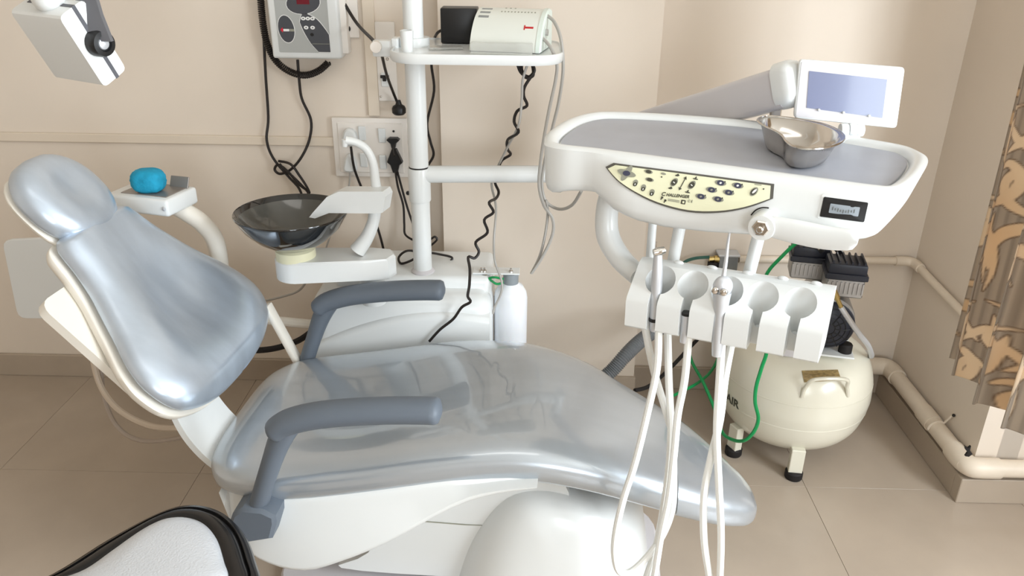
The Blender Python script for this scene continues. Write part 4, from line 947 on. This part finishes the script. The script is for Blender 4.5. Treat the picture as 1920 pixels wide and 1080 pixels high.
for nm, lab, px_, py_, tri in (('black_plug', 'flat black plug in the upper right socket of the plate', 738, 266, 0), ('black_plug', 'triangular black plug with twin cords at the plate bottom right', 741, 300, 1)):
    q = oy(px_, py_, WB-.03); t_ = thing(nm, lab, 'plug', (q.x, q.y, q.z-.03))
    ol_ = [(-.020, .008), (-.012, .014), (.012, .014), (.020, .008), (.008, -.004), (.005, -.018), (-.005, -.018), (-.008, -.004)] if not tri else [(-.008, .036), (.006, .036), (.024, -.006), (.014, -.014), (.007, -.038), (-.007, -.038), (-.014, -.014), (-.024, -.004)]
    part('body', G().prism([(q.x+x, q.z+z) for x, z in ol_], WB-.018, WB-.046, lambda x, z, y: (x, y, z), bev=.003), black_m, t_)
    if tri:
        part('cord', G().tube(HSY([(741, 318, 2.435), (746, 350, 2.44), (756, 385, 2.44), (758, 420, 2.435), (760, 440, 2.43), (778, 452, 2.40), (790, 458, 2.38)]), .0036, 7), cable_m, t_)
        part('cord', G().tube(HSY([(744, 318, 2.438), (754, 355, 2.445), (764, 390, 2.44), (776, 425, 2.42), (790, 465, 2.38)]), .0036, 7), cable_m, t_)
    else: part('cord', G().tube(HSY([(738, 272, 2.432), (738, 284, 2.43), (740, 292, 2.425)]), .0036, 7), cable_m, t_)
cable('power_cable', [(798, 475, 2.23), (765, 470, 2.20), (748, 482, 2.18), (752, 494, 2.16), (772, 488, 2.16), (795, 474, 2.19), (830, 478, 2.21), (848, 484, 2.21), (836, 494, 2.20), (805, 498, 2.19)], .0036, cable_m, 'loose black cable loop behind the foot of the pole')
cable('power_cable', [(806, 450, 2.33), (815, 444, 2.33), (819, 450, 2.33), (806, 462, 2.33)], .0034, cable_m, 'small black cable curl showing right of the pole')
cable('power_cable', [(834, 55, 2.20), (820, 62, 2.22), (813, 80, 2.31), (809, 120, 2.33), (814, 170, 2.34), (801, 230, 2.35), (807, 265, 2.35), (813, 290, 2.35), (802, 312, 2.35), (794, 340, 2.34)], .0040, cable_m, 'black cable falling from the shelf behind the pole')
# black wavy and grey cables right of the pole
BUN = cable('cable_bundle', [(968, 112, 2.06), (976, 135, 2.055), (990, 144, 2.05), (1000, 140, 2.05), (996, 116, 2.06), (982, 112, 2.065), (978, 130, 2.05), (988, 146, 2.045), (1002, 132, 2.05), (992, 110, 2.06)], .0042, cable_m, 'bundled black cable hanked under the shelf')
wav = [(1000, 138, 2.05), (984, 162, 2.05), (982, 180, 2.05), (988, 198, 2.05), (970, 208, 2.05), (964, 228, 2.05), (972, 248, 2.05), (952, 262, 2.10), (952, 280, 2.14), (957, 290, 2.16), (940, 302, 2.17), (932, 325, 2.17), (928, 342, 2.17), (935, 360, 2.15), (930, 372, 2.12), (917, 380, 2.05), (925, 398, 2.05), (908, 412, 2.05), (914, 436, 2.05), (892, 454, 2.05), (898, 472, 2.05), (890, 484, 2.04), (878, 482, 2.03), (881, 505, 2.01), (880, 535, 1.985), (877, 555, 1.975), (882, 566, 1.97), (866, 576, 1.97), (850, 598, 1.97), (825, 618, 1.97), (805, 640, 1.97)]
cable('power_cable', wav, .0040, cable_m, 'wavy black cable dangling from the shelf down over the cabinet', sub=5)
cable('sensor_cable', [(990, 118, 2.045), (980, 150, 2.04), (978, 190, 2.04), (972, 235, 2.04), (952, 275, 2.12), (937, 305, 2.165), (924, 332, 2.175), (922, 350, 2.17), (930, 390, 2.12), (926, 450, 2.08), (928, 490, 2.08), (940, 525, 2.06), (940, 548, 2.05), (928, 575, 2.05), (924, 588, 2.05)], .0034, greycable_m, 'grey cable beside the wavy black one ending at the bottle')
cable('scaler_cable', [(1016, 70, 2.03), (1032, 88, 2.01), (1044, 118, 2.00), (1042, 150, 2.00), (1030, 205, 2.00), (1020, 260, 2.00), (1013, 310, 2.0), (1011, 350, 2.0), (1020, 385, 2.0), (1036, 410, 2.0), (1036, 440, 2.0), (1018, 480, 2.0), (997, 512, 2.0)], .0042, greycable_m, 'grey scaler cable curving past the tray end')
cable('scaler_cable', [(1024, 28, 2.08), (1040, 42, 2.06), (1052, 75, 2.03), (1056, 130, 2.02), (1048, 190, 2.02), (1036, 240, 2.02), (1022, 300, 2.02), (1016, 345, 2.02), (1024, 378, 2.02), (1048, 392, 2.0), (1072, 385, 1.9), (1090, 358, 1.80)], .0042, greycable_m, 'grey cable looping up under the left tray end')
cable('scaler_cable', [(1024, 375, 2.015), (1027, 400, 2.01), (1022, 440, 2.01), (1012, 480, 2.01), (996, 513, 2.01)], .0038, greycable_m, 'straight grey cable end hanging beside the pillar wall')
cable('drain_cable', [(606, 512, 2.10), (582, 520, 2.2), (560, 545, 2.3), (530, 556, 2.35), (490, 565, 2.38), (440, 570, 2.40)], .0038, greycable_m, 'thin grey cable sagging left of the spittoon cabinet')
cable('drain_hose', [(592, 615, 2.12), (560, 638, 2.12), (520, 652, 2.12), (480, 657, 2.12), (430, 655, 2.10)], .0095, rubber_m, 'thick black hose from the cabinet towards the chair back', 'hose')

# ================================================================== COMPRESSOR
CX, CY = .835, 2.165
CM = thing('air_compressor', 'ivory air compressor tank with navy twin-head motor in the corner', 'compressor', (CX, CY, 0))
TP = [(.001, .052), (.10, .055), (.165, .078), (.205, .126), (.2235, .195), (.2250, .235), (.219, .285), (.198, .335), (.160, .362), (.105, .379), (.05, .386), (.001, .387)]
part('tank', G().lathe([tuple(p) for p in cr(TP, 4)], (CX, CY, 0), 64), tank_m, CM, smooth=60)
for z in (.180, .262): 
    r = float(np.interp(z, [p[1] for p in TP], [p[0] for p in TP])); part('weld_seam', G().lathe([(r-.003, z-.003), (r+.0016, z-.002), (r+.0020, z), (r+.0016, z+.002), (r-.003, z+.003)], (CX, CY, 0), 64), tank_m, CM)
for a in (-97, 205, 85, 25):
    d = Vector((math.cos(R(a)), math.sin(R(a)), 0)); p = Vector((CX, CY, 0))+d*.196; M2 = Matrix.Translation(p) @ Matrix.Rotation(R(a+90), 4, 'Z')
    lg = part('leg', xf(G().box((0, 0, .062), (.040, .026, .084), .002, 1), M2), tank_m, CM)
    part('rubber_foot', xf(G().lathe([(.001, 0), (.024, 0), (.026, .004), (.026, .022), (.022, .026), (.001, .026)], (0, 0, 0), 20), M2), rubber_m, lg)
q = oz(1538, 706, .385); sgn = G()
TP = [tuple(p) for p in cr(TP, 4)]
def tank_pt(px, py, lift=0):
    d = Vector(ray(px, py)); best = None
    for t in np.linspace(1.6, 2.9, 1301):
        p = Vector(EYE)+d*float(t); r = math.hypot(p.x-CX, p.y-CY); rt = float(np.interp(p.z, [a[1] for a in TP], [a[0] for a in TP])) if .052 < p.z < .387 else -1
        if r <= rt: return p-d.normalized()*lift
    return Vector(EYE)+d*2.2
rows = []
for b_ in np.linspace(0, 1, 4):
    rows.append([tank_pt(1503+5*b_+(68+2*b_)*a_, 695+22*b_+(-2-2*b_)*a_, .0022) for a_ in np.linspace(0, 1, 9)])
lv = [tuple(p) for r in rows for p in r]; part('rating_label', G().add(lv, [(i*9+j, i*9+j+1, i*9+j+10, i*9+j+9) for i in range(3) for j in range(8)]), mat('brown_gold_label', (150, 128, 84), .35, var=.4, vscale=90, stretch=(1, 1, 6)), CM, smooth=0)
hq = [tank_pt(1503, 745), tank_pt(1507, 728)+Vector((0, -.012, .012)), tank_pt(1520, 716)+Vector((0, -.03, .026)), tank_pt(1575, 716)+Vector((0, -.03, .026)), tank_pt(1584, 728)+Vector((0, -.012, .012)), tank_pt(1590, 743)]
part('handle', G().tube(hq, .0055, 10, 5), tank_m, CM)
# lettering AIR wrapped on the tank
ta = math.atan2(tank_pt(1373, 752).y-CY, tank_pt(1373, 752).x-CX); tz = tank_pt(1373, 752).z
def tw(u, v, w):
    v2 = v; z = tz+v2; r = float(np.interp(z, [p[1] for p in TP], [p[0] for p in TP]))+.0008+max(w, 0); a = ta+(u+.15*v2)/r
    return (CX+r*math.cos(a), CY+r*math.sin(a), z)
part('lettering', text_geo('AIR', .040, tw, bold=.001), ink_m, CM, smooth=0, label='black letters AIR')
# motor assembly
Mm = Matrix.Translation((CX+.02, CY-.02, 0)) @ Matrix.Rotation(R(-12), 4, 'Z')
def mp(name, g, m, par=None, smooth=35, label=None): return part(name, xf(g, Mm), m, par or CM, smooth=smooth, label=label)
mp('mounting_plate', G().box((.02, -.02, .388), (.175, .20, .006), .002, 1), white_m)
for x, y in ((-.035, -.085), (.085, -.085), (-.035, .06), (.085, .06)): mp('rubber_mount', G().lathe([(.001, .390), (.019, .390), (.019, .414), (.016, .418), (.001, .418)], (x, y, 0), 16), rubber_m)
mp('motor_body', G().lathe([(.001, -.085), (.070, -.085), (.072, -.075), (.072, .085), (.001, .085)], (.025, 0, .485), 32, 'y'), castal_m)
fc = mp('fan_cover', G().lathe([(.001, .03), (.071, .03), (.074, .020), (.074, 0), (.066, -.014), (.050, -.022), (.020, -.026), (.001, -.026)], (.025, -.085, .470), 36, 'y'), navy_m)
for k in range(4):
    r = .018+.014*k; y = -.085-float(np.interp(r, [.001, .02, .05, .066, .074], [.026, .026, .022, .014, 0]))
    mp('grille_ring', G().tube([(.025+r*math.cos(a), y, .470+r*math.sin(a)) for a in np.linspace(0, 2*math.pi, 24, endpoint=False)], .0016, 5, 1, False, True), black_m, fc)
for k in range(12):
    a = R(30*k); mp('grille_rib', G().tube([(.025+.016*math.cos(a), -.1115, .470+.016*math.sin(a)), (.025+.045*math.cos(a), -.109, .470+.045*math.sin(a)), (.025+.068*math.cos(a), -.098, .470+.068*math.sin(a))], .0014, 5, 1, False), black_m, fc)
def head(cx, cy, name):
    b_ = mp('cylinder', G().box((cx, cy, .590), (.100, .085, .055), .004, 1), castal_m)
    for k in range(9): mp('cooling_fin', G().box((cx-.046+.0115*k, cy-.044, .592), (.004, .006, .034), 0), castal_m, b_, 0)
    mp('gasket', G().box((cx, cy, .624), (.112, .092, .016), .002, 1), navy_m, b_)
    h_ = mp('cylinder_head', G().box((cx, cy, .645), (.102, .084, .032), .006, 2), navy_m)
    for k in range(6): mp('head_fin', G().prism([(cx-.04+.0165*k-.003, .655), (cx-.04+.0165*k+.003, .655), (cx-.04+.0165*k+.002, .669), (cx-.04+.0165*k-.002, .669)], cy-.038, cy+.038, lambda x, z, y: (x, y, z)), navy_m, h_, 0)
    for x, y in ((-.045, -.036), (.045, -.036), (-.045, .036), (.045, .036)): mp('head_bolt', G().lathe([(.001, 0), (.005, 0), (.005, .004), (.001, .004)], (cx+x, cy+y, .632), 8), steel_m, h_, 0)
    return h_
ha = head(.050, -.052, 'front'); hb = head(-.035, .055, 'rear')
for x in (-.028, .022): mp('link_tube', G().tube([(x+.012, -.02, .668), (x-.002, .03, .672)], .0085, 10, smooth=False), steel_m, ha)
mp('neck_block', G().box((.035, -.02, .560), (.06, .06, .05), .004, 1), castal_m)
fA, fB = oy(1563, 545, 1.985), oy(1578, 578, 1.975)
fit = part('brass_fitting', G().tube([fA, fA+(fB-fA)*.45], .0085, 8, smooth=False).tube([fA+(fB-fA)*.45, fB], .006, 8, smooth=False), brass_m, CM)
part('braided_hose', G().tube(HSY([(1577, 576, 1.975), (1590, 596, 1.97), (1610, 625, 1.98), (1628, 648, 2.02), (1634, 668, 2.10), (1622, 660, 2.2)]), .0075, 10), satin_m, CM)
q = tank_pt(1478, 660)
part('pressure_switch', G().box((q.x, q.y, q.z+.03), (.055, .05, .07), .006, 2, Matrix.Rotation(R(-15), 3, 'Z')), bezel_m, CM)

# ================================================================== PIPES
zU = oy(1500, 486, WB-.016).z
ub = [(oy(1385, 489, WB-.016).x, WB-.016, zU-.004), (1.15, WB-.016, zU), (XR-.03, WB-.016, zU), (XR-.017, WB-.035, zU-.001), (XR-.016, 2.30, zU-.01), (XR-.016, 1.95, zU-.03)]
UP = thing('water_pipe', 'thin cream pipe along the corner walls above the compressor', 'pipe', ub[1])
part('pipe', G().tube(ub[:2]+[(XR-.05, WB-.016, zU)], .0125, 12, smooth=False), pvc_m, UP); part('pipe', G().tube([(XR-.016, WB-.05, zU-.001), ub[4], ub[5]], .0125, 12, smooth=False), pvc_m, UP)
part('elbow', G().tube([(XR-.075, WB-.017, zU), (XR-.035, WB-.018, zU), (XR-.018, WB-.034, zU-.001), (XR-.0165, WB-.075, zU-.002)], .0160, 12, 6), pvc_m, UP)
zL = .120; xl, rl = XR-.031, .030
DP = thing('drain_pipe', 'thick cream waste pipe lying along the skirting at right', 'pipe', (xl, 2.1, zL))
part('pipe', G().tube([(xl, 2.40, zL+.006), (xl, YR-.02, zL)], .0255, 16, smooth=False), pvc_m, DP)
part('pipe', G().tube([(xl+.05, YR-.031, zL), (XW, YR-.031, zL)], .0255, 16, smooth=False), pvc_m, DP)
part('pipe', G().tube([(XR-.06, WB-.045, zL+.008), (1.0, WB-.045, zL+.01)], .0255, 16, smooth=False), pvc_m, DP)
ec = [(xl, YR+.055, zL), (xl, YR+.01, zL), (xl+.010, YR-.024, zL), (xl+.035, YR-.031, zL), (xl+.085, YR-.031, zL)]
part('elbow', G().tube(ec, rl, 16, 6), pvc_m, DP)
part('elbow', G().tube([(xl, 2.355, zL+.006), (xl, 2.40, zL+.007), (xl-.012, WB-.052, zL+.008), (xl-.04, WB-.045, zL+.008), (xl-.09, WB-.045, zL+.008)], rl, 16, 6), pvc_m, DP)
part('coupling', G().tube([(xl, 2.155, zL+.002), (xl, 2.085, zL+.002)], .0285, 16, smooth=False), pvc_m, DP)
cl = part('clamp_strap', G().tube([(xl+.0285*math.cos(a), 2.06, zL+.0285*math.sin(a)) for a in np.linspace(R(180), R(60), 8)]+[(xl+.022, 2.055, zL+.045), (XR-.002, 2.05, zL+.062)], .0035, 6, 2), pvc_m, DP)
part('strap_nail', G().ball((XR-.004, 2.045, zL+.062), .005, 8), black_m, DP)
bl = [oy(*p, YR-.066) for p in [(1811, 838), (1817, 842), (1822, 838), (1820, 846), (1825, 853), (1818, 858), (1811, 857), (1816, 850), (1812, 845)]]
part('paint_chip', G().loft([[(p.x, p.y+.010, p.z) for p in bl], [(p.x, p.y+.0035, p.z) for p in bl]]), rubber_m, DP, smooth=0, label='dark chipped paint patch')
# filter on the thin pipe
f0 = oy(1356, 492, WB-.03)
FT = thing('air_filter', 'grey air filter block with brass inlet on the wall behind the holder', 'filter', (f0.x, f0.y, f0.z-.04))
part('block', G().box((f0.x+.012, f0.y, f0.z), (.062, .045, .062), .004, 2), mat('smoked_plastic', (120, 122, 122), .2, coat=.5), FT); part('top_cap', G().box((f0.x+.012, f0.y, f0.z+.032), (.070, .050, .008), .002, 1), satin_m, FT)
part('brass_inlet', G().tube([(f0.x-.018, f0.y-.01, f0.z+.016), (f0.x-.034, f0.y-.01, f0.z+.016)], .012, 8, smooth=False).tube([(f0.x-.034, f0.y-.01, f0.z+.016), (f0.x-.050, f0.y-.01, f0.z+.014)], .009, 8, smooth=False), brass_m, FT)
part('valve', G().box((f0.x-.036, f0.y-.012, f0.z-.008), (.030, .03, .03), .004, 1), rubber_m, FT)
cable('air_tube', [(1330, 482, 2.43), (1305, 484, 2.43), (1286, 490, 2.43), (1279, 500, 2.43), (1278, 525, 2.43), (1290, 570, 2.42), (1310, 620, 2.40)], .0055, mat('dark_green_tube', (48, 96, 84), .3), 'dark green tube bending into the brass inlet', 'tube')
# green air tubes, hoses and lead on the floor
cable('air_tube', [(1502, 452, 2.14), (1490, 458, 2.13), (1465, 482, 2.13), (1440, 510, 2.14), (1428, 545, 2.13), (1434, 600, 2.0), (1438, 655, 1.92), (1428, 690, 1.89), (1418, 725, 1.875), (1416, 755, 1.87), (1422, 785, 1.87), (1413, 810, 1.875), (1395, 826, 1.89), (1375, 825, 1.93), (1355, 812, 1.98), (1345, 780, 2.06), (1320, 720, 2.17), (1298, 680, 2.27), (1290, 650, 2.33)], .0052, green_m, 'long green air tube from compressor head hanging past the tank', 'tube')
cable('air_tube', [(1400, 640, 2.36), (1350, 636, 2.38), (1322, 637, 2.40), (1300, 630, 2.42)], .0050, green_m, 'short green air tube running along the wall', 'tube')
cable('air_tube', [(1262, 742, 2.12), (1282, 732, 2.16), (1305, 720, 2.2), (1330, 700, 2.28), (1346, 672, 2.34), (1350, 640, 2.38)], .0050, green_m, 'green air tube crossing another behind the white hoses', 'tube')
cable('mains_lead', [(1190, 732, 2.12), (1215, 725, 2.16), (1240, 706, 2.22), (1265, 682, 2.28), (1290, 655, 2.34), (1312, 632, 2.40), (1330, 612, 2.43)], .0065, rubber_m, 'black mains lead slanting from floor to wall', 'cable')
gpath = [np.array(oy(*p)) for p in [(1115, 720, 2.06), (1145, 697, 2.08), (1175, 664, 2.11), (1205, 636, 2.16), (1240, 614, 2.22), (1280, 604, 2.30)]]
P = cr(gpath, 22); radl = [.0225 if i % 2 == 0 else .0190 for i in range(len(P))]
solo('corrugated_hose', G().tube([tuple(p) for p in P], radl, 14, 1, False), corr_m, 'grey corrugated hose rising from behind the chair foot', 'hose', smooth=60)
